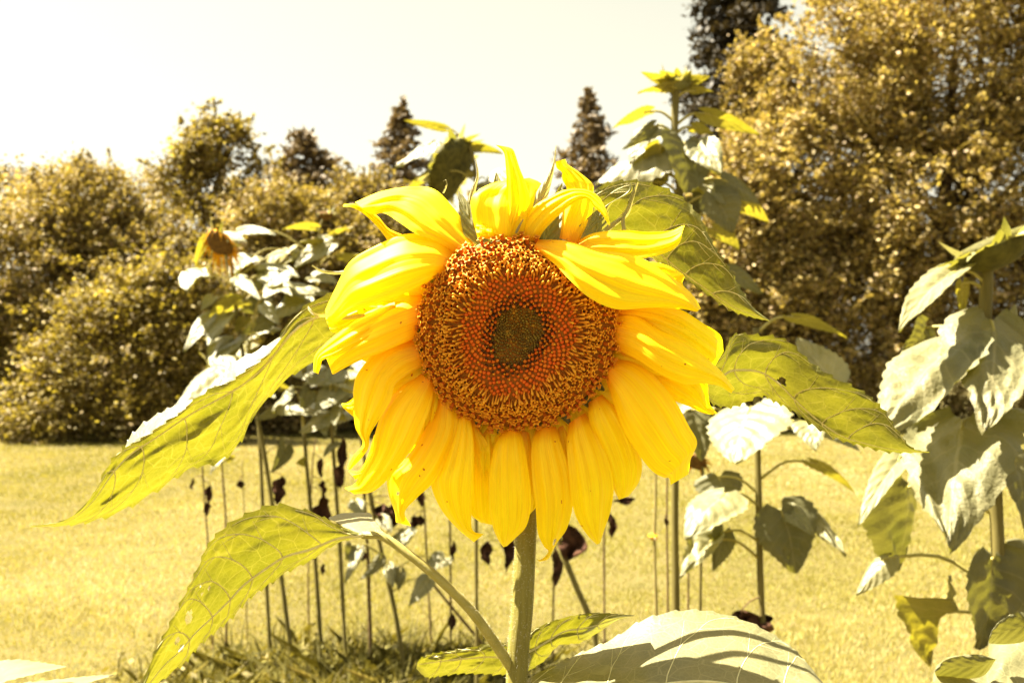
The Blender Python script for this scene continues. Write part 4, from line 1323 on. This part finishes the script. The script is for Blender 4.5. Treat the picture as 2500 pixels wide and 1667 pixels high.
nr, na = 34, 72
rr_, aa_ = np.meshgrid(np.linspace(0.0, 1.0, nr), np.linspace(0, 2 * np.pi, na, endpoint=False), indexing='ij')
Vd = disc_pt(rr_, aa_).reshape(-1, 3)
Fd = []
for i in range(nr - 1):
    for k in range(na):
        Fd.append((i * na + k, i * na + (k + 1) % na, (i + 1) * na + (k + 1) % na, (i + 1) * na + k))
mb = MB(); mb.add(Vd, Fd)
DISC = mb.build('disc', M['disc'], FLOWER, OG)
# green back of the head
mb = MB()
rows = [(1.0, 0.004), (1.03, 0.016), (0.95, 0.028), (0.7, 0.038), (0.4, 0.045), (0.15, 0.052)]
V = []
for q, dpt in rows:
    for k in range(48):
        an = 2 * np.pi * k / 48
        V.append(C0 + XV * RD * q * math.cos(an) + UPV * RD * 0.955 * q * math.sin(an) - NRM * dpt)
Fs = [(i * 48 + k, i * 48 + (k + 1) % 48, (i + 1) * 48 + (k + 1) % 48, (i + 1) * 48 + k) for i in range(len(rows) - 1) for k in range(48)]
mb.add(V, Fs)
mb.build('flower_head_back', M['bract'], FLOWER, OG)


def frame_at(r, a):
    e = 0.01
    p = disc_pt(np.array([r]), np.array([a]))[0]
    pr = disc_pt(np.array([r + e]), np.array([a]))[0] - p
    rad = pr / np.linalg.norm(pr)
    tg = np.cross(NRM, rad); tg /= np.linalg.norm(tg)
    n = np.cross(rad, tg)
    if n @ NRM < 0:
        n = -n
    return p, rad, tg, n


def floret_mesh(seed):
    """open five-lobed tube floret, base at origin, axis +Z, about 4 mm across"""
    r = np.random.default_rng(seed)
    V = []; Fs = []; T = []
    S = 5
    rings = [(0.0011, -0.001, 0.30), (0.0011, 0.0028, 0.45), (0.0017, 0.0044, 0.62)]
    for q, z, t in rings:
        for k in range(S * 2):
            an = np.pi * k / S
            V.append((q * math.cos(an), q * math.sin(an), z)); T.append(t)
    m = S * 2
    for i in range(2):
        for k in range(m):
            Fs.append((i * m + k, i * m + (k + 1) % m, (i + 1) * m + (k + 1) % m, (i + 1) * m + k))
    for k in range(S):            # pointed lobes bent outwards
        an = np.pi * (2 * k + 1) / S
        ln = 0.0030 + 0.0004 * r.normal()
        V.append((ln * math.cos(an), ln * math.sin(an), 0.0043 + 0.0004 * r.normal())); T.append(0.72)
        Fs.append((2 * m + 2 * k, 2 * m + 2 * k + 1, len(V) - 1))
        Fs.append((2 * m + 2 * k + 1, 2 * m + (2 * k + 2) % m, len(V) - 1))
    b = len(V)                    # throat, shade inside the tube painted as dark colour
    for k in range(m):
        an = np.pi * k / S
        V.append((0.0009 * math.cos(an), 0.0009 * math.sin(an), 0.0015)); T.append(0.02)
    for k in range(m):
        Fs.append((m * 2 + k, m * 2 + (k + 1) % m, b + (k + 1) % m, b + k))
    Fs.append(tuple(b + k for k in range(m)))
    return np.array(V), Fs, np.array(T)


FL = [floret_mesh(s) for s in range(4)]
fl_me = []
for s in range(4):
    V, Fs, T = FL[s]
    me = bpy.data.meshes.new('floret')
    me.from_pydata(V.tolist(), [], Fs)
    a = me.attributes.new('tone', 'FLOAT', 'POINT'); a.data.foreach_set('value', T.astype(np.float32))
    me.materials.append(M['floret'])
    fl_me.append(me)
rz = np.random.default_rng(77)
GA = math.pi * (3 - math.sqrt(5))


def ring_points(r0, r1, n, ph, jit=0.006):
    k = np.arange(n) + 0.5
    r = np.sqrt(r0 ** 2 + (r1 ** 2 - r0 ** 2) * k / n)
    a = k * GA + ph
    r = r * (1 + (0.17 * np.cos(2 * (a - 1.2)) + 0.05 * np.cos(3 * a)) * np.clip(1.3 - 1.5 * r, 0, 1))
    return r + rz.normal(0, jit, n), a + rz.normal(0, jit * 1.5, n)


# outer open florets: the 300 outermost are objects of their own
r_o, a_o = ring_points(0.68, 1.02, 380, 0.3)
order = np.argsort(-r_o)
mbx = MB()
for j, k in enumerate(order):
    p, rad, tg, nn = frame_at(r_o[k], a_o[k])
    lean = 0.25 + 0.75 * max(0, r_o[k] - 0.7) + rz.normal(0, 0.14)
    ax = nn + rad * lean + tg * rz.normal(0, 0.14); ax /= np.linalg.norm(ax)
    xx_ = np.cross(ax, tg); xx_ /= np.linalg.norm(xx_); yy_ = np.cross(ax, xx_)
    sc = rz.uniform(0.85, 1.2) * 1.14
    sp = rz.uniform(0, 6.28)
    xr = xx_ * math.cos(sp) + yy_ * math.sin(sp); yr = np.cross(ax, xr)
    if j < 300:
        o = bpy.data.objects.new('floret', fl_me[j % 4])
        COL.objects.link(o)
        o.parent = DISC
        Mx = Matrix(((xr[0] * sc, yr[0] * sc, ax[0] * sc, p[0] - OG[0]), (xr[1] * sc, yr[1] * sc, ax[1] * sc, p[1] - OG[1]), (xr[2] * sc, yr[2] * sc, ax[2] * sc, p[2] - OG[2]), (0, 0, 0, 1)))
        o.matrix_local = Mx
    else:
        V, Fs, T = FL[j % 4]
        mbx.add(p + sc * (V[:, :1] * xr + V[:, 1:2] * yr + V[:, 2:] * ax), Fs, T)
o = mbx.build('inner_florets', M['floret'], DISC, OG, smooth=False); tag(o, kind='stuff')
# ring of upright, splayed pollen rods
r_m, a_m = ring_points(0.53, 0.80, 430, 1.1)
mbx = MB()
for k in range(len(r_m)):
    p, rad, tg, nn = frame_at(r_m[k], a_m[k])
    fr = (r_m[k] - 0.52) / 0.29
    tl = 0.55 + 0.75 * rz.random()
    ax = nn + rad * tl + tg * rz.normal(0, 0.28); ax /= np.linalg.norm(ax)
    ln = rz.uniform(0.0060, 0.0105) * (0.55 + 0.6 * math.sin(math.pi * min(1, fr * 0.8 + 0.25)))
    t = 0.62 + rz.normal(0, 0.07)
    w = rz.uniform(0.00070, 0.00092)
    pts = [p - ax * 0.001, p + ax * ln * 0.5, p + ax * ln * 0.85, p + ax * ln]
    mbx.tube(pts, [w * 0.9, w * 0.85, w * 1.15, w * 0.9], 5, tone=np.repeat(np.clip([0.36, t - 0.08, t, t + 0.04], 0, 0.79), 5))
o = mbx.build('pollen_rods', M['floret'], DISC, OG); tag(o, kind='stuff')


def buds(name, r0, r1, n, ph, rb, hb, tones, jit=0.005, squash=1.0):
    rr2, aa2 = ring_points(r0, r1, n, ph, jit)
    mbx = MB()
    for k in range(n):
        p, rad, tg, nn = frame_at(max(rr2[k], 0.004), aa2[k])
        h = hb * rz.uniform(0.75, 1.3); b = rb * rz.uniform(0.85, 1.15)
        t = tones[rz.integers(0, len(tones))] + rz.normal(0, 0.02)
        V = []; S = 6
        for q, z in ((1.0, -0.0006), (0.95, h * 0.6), (0.5, h)):
            for s in range(S):
                an = 2 * np.pi * s / S
                V.append(p + b * q * (math.cos(an) * rad + math.sin(an) * tg) + nn * z)
        Fs = [(i * S + s, i * S + (s + 1) % S, (i + 1) * S + (s + 1) % S, (i + 1) * S + s) for i in range(2) for s in range(S)]
        Fs.append(tuple(2 * S + s for s in range(S)))
        tl = np.clip(np.repeat([t - 0.08, t, t + 0.03], S), 0, 1)
        mbx.add(V, Fs, tl)
    o = mbx.build(name, M['floret'], DISC, OG)
    return tag(o, kind='stuff')


buds('red_buds', 0.28, 0.62, 450, 0.7, 0.0016, 0.0026, [0.30, 0.34, 0.40, 0.33])
buds('dark_buds', 0.27, 0.40, 120, 2.3, 0.0011, 0.0044, [0.09, 0.12])
buds('pollen_tips', 0.30, 0.48, 60, 4.0, 0.0008, 0.0042, [0.6, 0.68])
buds('green_buds', 0.0, 0.30, 350, 0.0, 0.00118, 0.0020, [0.86, 0.88, 0.91, 0.94], 0.003)

# --- petals: (window, stations, depth mm base..tip, tilt mm left->right, cup mm)
PET = [
    ('z1', [(770, 600, 845, 560), (650, 535, 800, 475), (560, 500, 735, 385), (470, 440, 640, 290), (400, 402, 520, 275), (345, 410, 380, 298), (315, 395, 255, 350)], (14, 18, 26, 22), (10, 22, 10), 9),
    ('z1', [(430, 545, 485, 515), (390, 500, 420, 480), (345, 450, 372, 425), (298, 408, 320, 388), (245, 378, 255, 360), (195, 371, 200, 360)], (30, 34, 34), 6, 1),
    ('z1', [(690, 690, 745, 600), (600, 737, 640, 533), (480, 795, 500, 515), (350, 845, 350, 573), (240, 885, 230, 645), (175, 930, 160, 770), (125, 950, 108, 880)], (10, 0, 4, 22), (8, 22, 14), 10),
    ('z1', [(330, 900, 330, 820), (250, 950, 230, 850), (190, 985, 140, 880), (140, 985, 112, 910), (120, 940, 115, 930)], (22, 26, 30), (8, 8), 3),
    ('z1', [(560, 985, 582, 800), (470, 1040, 480, 812), (370, 1085, 370, 862), (270, 1125, 260, 930), (195, 1165, 165, 1005), (150, 1192, 110, 1080), (140, 1185, 135, 1165)], (8, -4, -2, 10), (8, 22, 10), 8),
    ('z1', [(470, 960, 450, 850), (380, 1000, 370, 880), (250, 1060, 235, 950), (155, 1105, 125, 1030), (98, 1120, 65, 1092), (85, 1160, 52, 1140), (75, 1192, 50, 1180)], (0, -8, -6, 6), (6, 14, 6), 4),
    ('z5', [(600, 350, 665, 470), (450, 380, 565, 530), (350, 480, 492, 600), (285, 580, 466, 690), (270, 700, 405, 800), (278, 850, 357, 890), (318, 943, 350, 962), (258, 1020, 312, 1022), (230, 1085, 245, 1092)], (8, -6, -10, 0), (-6, -14, -4), 7),
    ('z5', [(335, 690, 335, 775), (272, 684, 276, 787), (232, 708, 240, 767), (196, 714, 204, 737)], (6, 10, 12), -4, 2),
    ('z5', [(635, 385, 690, 500), (560, 430, 610, 545), (510, 540, 520, 590), (495, 595, 500, 600)], (16, 18, 22), -4, 3),
    ('z5', [(390, 900, 430, 960), (350, 1010, 380, 1040), (300, 1095, 330, 1110), (238, 1098, 275, 1148)], (4, 6, 12), -6, 3),
    ('z5', [(655, 545, 718, 600), (540, 635, 692, 720), (450, 750, 650, 832), (400, 880, 592, 962), (370, 1000, 522, 1062), (310, 1110, 452, 1150), (270, 1175, 370, 1217), (215, 1195, 270, 1232)], (8, -14, -16, 2), (-6, -16, -6), 9),
    ('z2', [(590, 140, 650, 190), (560, 290, 655, 260), (530, 440, 620, 430), (500, 560, 560, 560)], (14, 6, 8), -4, 4),
    ('z2', [(625, 240, 695, 230), (570, 400, 713, 370), (480, 530, 662, 522), (408, 600, 606, 622), (404, 680, 532, 697), (430, 768, 476, 766), (435, 815, 505, 832)], (10, -8, -10, 4), (-6, -16, -4), 8),
    ('z2', [(725, 293, 768, 293), (700, 390, 790, 400), (640, 540, 792, 540), (606, 625, 786, 660), (645, 745, 784, 770), (720, 840, 793, 850), (800, 908, 846, 870)], (10, -12, -14, 2), (-4, -10, -4), 8),
    ('z2', [(775, 305, 828, 385), (770, 480, 900, 480), (768, 650, 912, 650), (785, 770, 902, 780), (830, 815, 896, 829)], (12, 0, 4), (-2, -4), 6),
    ('z2', [(835, 400, 878, 368), (815, 480, 906, 470), (822, 580, 905, 590), (840, 700, 890, 700)], (14, 2, 6), 0, 5),
    ('z2', [(945, 383, 1002, 373), (905, 460, 1026, 450), (884, 580, 1046, 580), (879, 720, 1060, 720), (892, 830, 1042, 830), (915, 895, 992, 890), (938, 931, 955, 926)], (8, -16, -18, -4), (0, 2), 9),
    ('z2', [(1008, 378, 1068, 400), (1000, 500, 1092, 520), (1008, 650, 1099, 650), (1020, 760, 1093, 735), (1040, 800, 1065, 775)], (14, 2, 6), 2, 6),
    ('z2', [(1025, 600, 1096, 600), (1032, 700, 1098, 700), (1036, 790, 1097, 790), (1040, 850, 1096, 842)], (18, 24, 30), 0, 4),
    ('z2', [(1105, 373, 1172, 368), (1081, 460, 1196, 440), (1084, 600, 1242, 590), (1098, 740, 1256, 720), (1105, 860, 1232, 840), (1130, 925, 1192, 905), (1150, 950, 1176, 935), (1122, 984, 1148, 986), (1098, 990, 1108, 999)], (8, -14, -16, -6, 2), (0, 4), 9),
    ('z2', [(1190, 372, 1244, 350), (1212, 480, 1285, 480), (1238, 620, 1310, 640), (1252, 720, 1300, 740)], (14, 0, 4), 2, 5),
    ('z2', [(1255, 345, 1312, 308), (1244, 450, 1356, 380), (1254, 570, 1412, 500), (1264, 690, 1446, 640), (1284, 790, 1436, 760), (1330, 870, 1410, 850), (1375, 919, 1392, 912)], (8, -12, -14, -2), (4, 8, 4), 9),
    ('z2', [(1345, 250, 1397, 220), (1350, 340, 1467, 290), (1395, 460, 1532, 400), (1430, 570, 1580, 530), (1453, 650, 1573, 622), (1480, 709, 1526, 692)], (10, -4, -2, 8), (4, 10, 4), 8),
    ('z2', [(1398, 215, 1432, 168), (1445, 270, 1490, 250), (1500, 390, 1545, 350), (1540, 470, 1570, 450)], (16, 10, 12), 4, 3),
    ('z2', [(1424, 140, 1442, 55), (1465, 250, 1562, 90), (1510, 370, 1662, 170), (1577, 480, 1737, 262), (1640, 565, 1800, 370), (1692, 600, 1842, 445), (1715, 606, 1815, 520), (1722, 640, 1805, 590)], (8, -12, -8, 8), (8, 20, 10), 10),
    ('z1', [(1540, 1060, 1640, 1090), (1680, 1200, 1800, 1180), (1800, 1305, 1962, 1222), (1900, 1352, 1986, 1290), (1960, 1382, 1997, 1342), (2010, 1391, 2036, 1385)], (12, 10, 16), (4, 8), 4),
    ('z1', [(1528, 1045, 1530, 900), (1640, 1112, 1640, 908), (1760, 1190, 1762, 985), (1870, 1237, 1902, 1055), (1960, 1237, 1992, 1125), (2042, 1250, 2062, 1190), (2100, 1286, 2118, 1265)], (8, -10, -8, 4), (8, 18, 8), 9),
    ('z1', [(1540, 905, 1562, 865), (1680, 947, 1722, 850), (1800, 1002, 1852, 880), (1900, 1062, 1962, 945), (1975, 1122, 2047, 1003), (2020, 1152, 2063, 1080)], (12, 4, 8, 18), (6, 14), 6),
    ('z1', [(1128, 578, 1150, 538), (1230, 642, 1292, 545), (1310, 722, 1442, 588), (1410, 812, 1582, 608), (1540, 870, 1702, 650), (1700, 866, 1832, 735), (1850, 872, 1912, 805), (1932, 887, 1953, 870)], (6, -16, -18, 2), (6, 20, 10), 9),
    ('z1', [(1372, 592, 1350, 545), (1450, 612, 1432, 505), (1560, 624, 1572, 492), (1680, 620, 1702, 500), (1790, 592, 1802, 490), (1845, 552, 1852, 470), (1862, 490, 1872, 463)], (14, 6, 4, 8), (8, 20, 8), 7),
    ('z1', [(1255, 525, 1342, 552), (1258, 430, 1392, 450), (1288, 345, 1416, 380), (1300, 290, 1420, 300), (1275, 240, 1416, 257), (1270, 203, 1350, 200), (1245, 182, 1302, 166), (1239, 150, 1286, 138)], (18, 26, 30, 26), (0, 12, 8), 6),
    ('z1', [(1040, 545, 1132, 557), (1075, 450, 1172, 492), (1140, 370, 1242, 420), (1220, 320, 1312, 362), (1300, 287, 1372, 332), (1392, 290, 1402, 338), (1452, 325, 1428, 372), (1490, 392, 1470, 415), (1508, 465, 1500, 462)], (12, 6, 2, -6), (-6, -12, -4), 5),
    ('z1', [(968, 558, 1032, 562), (982, 470, 1062, 472), (998, 370, 1108, 345), (1000, 265, 1092, 262), (995, 170, 1062, 182), (984, 105, 1034, 98), (945, 68, 1010, 80)], (12, 10, 8, 14), (4, 8), 6),
    ('z1', [(905, 528, 1062, 545), (868, 510, 1130, 500), (843, 430, 1155, 420), (834, 335, 1185, 345), (878, 282, 1192, 292), (955, 250, 1160, 252), (1040, 240, 1110, 230)], (16, 14, 24, 30), (4, 8), 12),
    ('z1', [(870, 525, 960, 530), (850, 480, 965, 500), (850, 455, 970, 470)], (8, 6, 12), 2, 4),
]
for i, (k, stn, dp, tl, cp) in enumerate(PET):
    mm = lambda q: tuple(a * 0.001 for a in q) if isinstance(q, tuple) else q * 0.001
    holes = None
    if i == 12:
        holes = [(0.66, 0.32, 0.022, 0.055)]
    if i == 19:
        holes = [(0.62, 0.72, 0.045, 0.10)]
    sp_ = zs(k, stn)
    if True:        # petals overlap their neighbours
        cen_ = (sp_[:, :2] + sp_[:, 2:]) / 2
        f_ = np.interp(np.linspace(0, 1, len(sp_)), [0, 0.15, 0.7, 1.0], [1.35, 1.16, 1.06, 1.0] if k in ('z2', 'z5') else [1.3, 1.1, 1.02, 1.0])[:, None]
        sp_ = np.hstack([cen_ + (sp_[:, :2] - cen_) * f_, cen_ + (sp_[:, 2:] - cen_) * f_])
    sheet('petal', sp_, D0, mm(dp), mm(tl), mm(cp), M['petal'], FLOWER, OG, 56, 23, None, 0.0034, (3, 2), 0.0015, 600 + i * 3, holes, True)

# --- shorter petals of the back row, filling the gaps
for k in range(24):
    an = math.radians(-205 + 230 * k / 23 + random.uniform(-3, 3))       # from upper left round the bottom to upper right
    ca, sa = math.cos(an), -math.sin(an)
    ln = random.uniform(165, 205) * (1.05 if abs(ca) > 0.6 else 1.0)
    wd = random.uniform(46, 60)
    bend = random.uniform(-0.12, 0.12)
    stn = []
    for t, f in ((0, 0.55), (0.2, 0.85), (0.45, 1.0), (0.7, 0.9), (0.88, 0.55), (1.0, 0.06)):
        cx = 1262 + (222 + ln * t) * ca - sa * bend * ln * t * t
        cy = 815 + (222 + ln * t) * sa * 0.97 + ca * bend * ln * t * t
        stn.append((cx + sa * wd * f, cy - ca * wd * f, cx - sa * wd * f, cy + ca * wd * f))
    sheet('petal', stn, D0, (0.018, 0.012, 0.020), random.uniform(-0.006, 0.006), 0.006, M['petal'], FLOWER, OG, 30, 15, None, 0.003, (3, 2), 0.0014, 700 + k, None, True)

# --- green bracts behind the petals and pale curled tips between them
for k in range(26):
    an = 2 * np.pi * (k + 0.3 * random.random()) / 26
    rd = XV * math.cos(an) + UPV * math.sin(an)
    tg = np.cross(NRM, rd)
    ln = random.uniform(0.045, 0.062); wd = random.uniform(0.020, 0.027)
    nu, nv = 12, 6
    G = np.zeros((nu, nv, 3))
    for i in range(nu):
        t = i / (nu - 1)
        p = C0 + rd * (RD * 0.90 + ln * t) - NRM * (0.014 + 0.016 * t * t)
        w = wd * (1 - t ** 1.8) + 0.0005
        for j in range(nv):
            q = j / (nv - 1) - 0.5
            G[i, j] = p + tg * w * q + NRM * 0.25 * w * (q * q * 4)
    uv = np.stack(np.meshgrid(np.linspace(0, 1, nu), np.linspace(0, 1, nv), indexing='ij'), -1).reshape(-1, 2)
    link('bract', mesh_np('bract', G.reshape(-1, 3) - OG, grid_faces(nu, nv), uv), M['bract'], FLOWER)
BR = [
    ('z1', [(1108, 380, 1195, 345), (1150, 292, 1212, 280), (1195, 220, 1226, 220), (1226, 150, 1236, 150), (1240, 72, 1243, 72)], (16, 20, 22), 3, 3, 'bract_pale'),
    ('z1', [(785, 450, 825, 455), (803, 355, 838, 352), (828, 275, 850, 280), (850, 220, 862, 215), (845, 140, 848, 140)], (26, 30, 34), 3, 2, 'bract_pale'),
    ('z1', [(1390, 520, 1480, 500), (1400, 450, 1500, 460), (1440, 410, 1500, 405), (1480, 370, 1520, 350), (1590, 300, 1610, 300), (1605, 255, 1612, 255)], (30, 34, 30), 4, 4, 'bract'),
    ('z1', [(1470, 480, 1490, 500), (1520, 445, 1540, 460), (1580, 405, 1598, 410), (1608, 330, 1622, 335), (1635, 255, 1645, 258)], (32, 34, 34), 2, 1, 'bract_pale'),
    ('z1', [(1565, 490, 1585, 490), (1562, 430, 1580, 430), (1590, 370, 1604, 375), (1615, 310, 1626, 315), (1640, 250, 1646, 252)], (30, 32, 32), 2, 1, 'bract_pale'),
    ('z1', [(682, 305, 692, 306), (694, 280, 703, 282), (702, 258, 708, 256), (698, 242, 700, 238), (690, 245, 690, 248)], (34, 34, 34), 1, 0.5, 'bract_pale'),
    ('z1', [(300, 895, 310, 915), (200, 905, 200, 925), (110, 900, 112, 916), (60, 892, 58, 908), (35, 870, 28, 884), (24, 858, 22, 862)], (6, 12, 20), 2, 1, 'bract_pale'),
    ('z1', [(230, 680, 230, 700), (150, 688, 150, 704), (90, 680, 88, 692), (45, 656, 42, 662)], (30, 34, 36), 2, 1, 'bract_pale'),
    ('z1', [(1150, 545, 1240, 530), (1160, 500, 1245, 500), (1190, 465, 1240, 470), (1215, 445, 1228, 448)], (20, 24, 28), 2, 2, 'bract'),
    ('z1', [(960, 560, 985, 560), (975, 500, 1000, 505), (1000, 450, 1020, 455), (1040, 440, 1050, 445)], (8, 6, 6), 2, 1, 'bract_pale'),
    ('z1', [(1040, 500, 1050, 505), (1050, 475, 1062, 480), (1072, 440, 1078, 444), (1080, 432, 1082, 434)], (4, 2, 2), 1, 0.5, 'bract_pale'),
]
for i, (k, stn, dp, tl, cp, mt) in enumerate(BR):
    sheet('bract', zs(k, stn), D0, tuple(a * 0.001 for a in dp), tl * 0.001, cp * 0.001, M[mt], FLOWER, OG, 30, 7, None, 0.001, (3, 2), 0, 800 + i, None, True)

# ---------------------------------------------------------------------- near plants at the lower corners
DN = 0.95
root, og = plant_root('sunflower_plant', 'pale leaf tips of a near plant poking into the lower left corner', 'sunflower', 'near plants', -120, DN)
st_ = stem_obj(root, og, [(-118, 1600), (-120, 1800), (-120, 2200)], DN, 0.006, 0.009, M['stem'])
for stn, sd in (([(-120, 1690, -120, 1640), (-60, 1720, -40, 1618), (0, 1668, 40, 1610), (70, 1648, 100, 1617), (130, 1634, 150, 1624), (160, 1627, 162, 1626)], 1),
                ([(-110, 1760, -110, 1700), (0, 1740, 20, 1672), (120, 1700, 150, 1657), (220, 1664, 240, 1648), (278, 1648, 282, 1646)], 2)):
    sheet('leaf', stn, DN - 0.05, (0.05, -0.02, -0.06), (0.02, 0.10, 0.03), 0.006, M['leaf_near'], root, og, 70, 20, (14, 4.0), 0.004, (4, 3), 0, 900 + sd)
DN = 1.15
root, og = plant_root('sunflower_plant', 'near plant with thick curled pale leaves in the lower right corner', 'sunflower', 'near plants', 2560, DN)
st_ = stem_obj(root, og, [(2560, 1560), (2560, 1800), (2560, 2200)], DN, 0.007, 0.01, M['stem'])
z9 = lambda *s: zs('z9', s)
sheet('leaf', z9((2560, 1450, 2500, 960), (2420, 1480, 2360, 930), (2300, 1500, 2250, 955), (2220, 1500, 2180, 1020), (2170, 1500, 2148, 1100), (2100, 1500, 2148, 1180), (1990, 1480, 2040, 1172), (1900, 1440, 1930, 1185), (1850, 1380, 1850, 1240), (1830, 1340, 1828, 1300)),
      DN, (0.03, 0.0, -0.04), (0.10, 0.20, 0.12), (0.0, 0.012, 0.0), M['leaf_near'], root, og, 90, 26, (10, 3.0), 0.010, (5, 3), 0, 911)
sheet('leaf', z9((2420, 1010, 2420, 1000), (2360, 1090, 2340, 925), (2250, 1110, 2240, 960), (2180, 1108, 2175, 1020), (2150, 1105, 2150, 1080)), DN, (-0.02, -0.02), (-0.03, -0.03), 0.010, M['leaf_dark'], root, og, 40, 16, None, 0.005, (4, 3), 0, 912)
sheet('leaf', z9((2190, 1200, 2190, 1195), (2120, 1290, 2090, 1168), (2000, 1310, 1990, 1176), (1900, 1300, 1900, 1200), (1845, 1290, 1838, 1260)), DN, (-0.03, -0.03), (-0.03, -0.03), 0.010, M['leaf_dark'], root, og, 40, 16, None, 0.005, (4, 3), 0, 913)
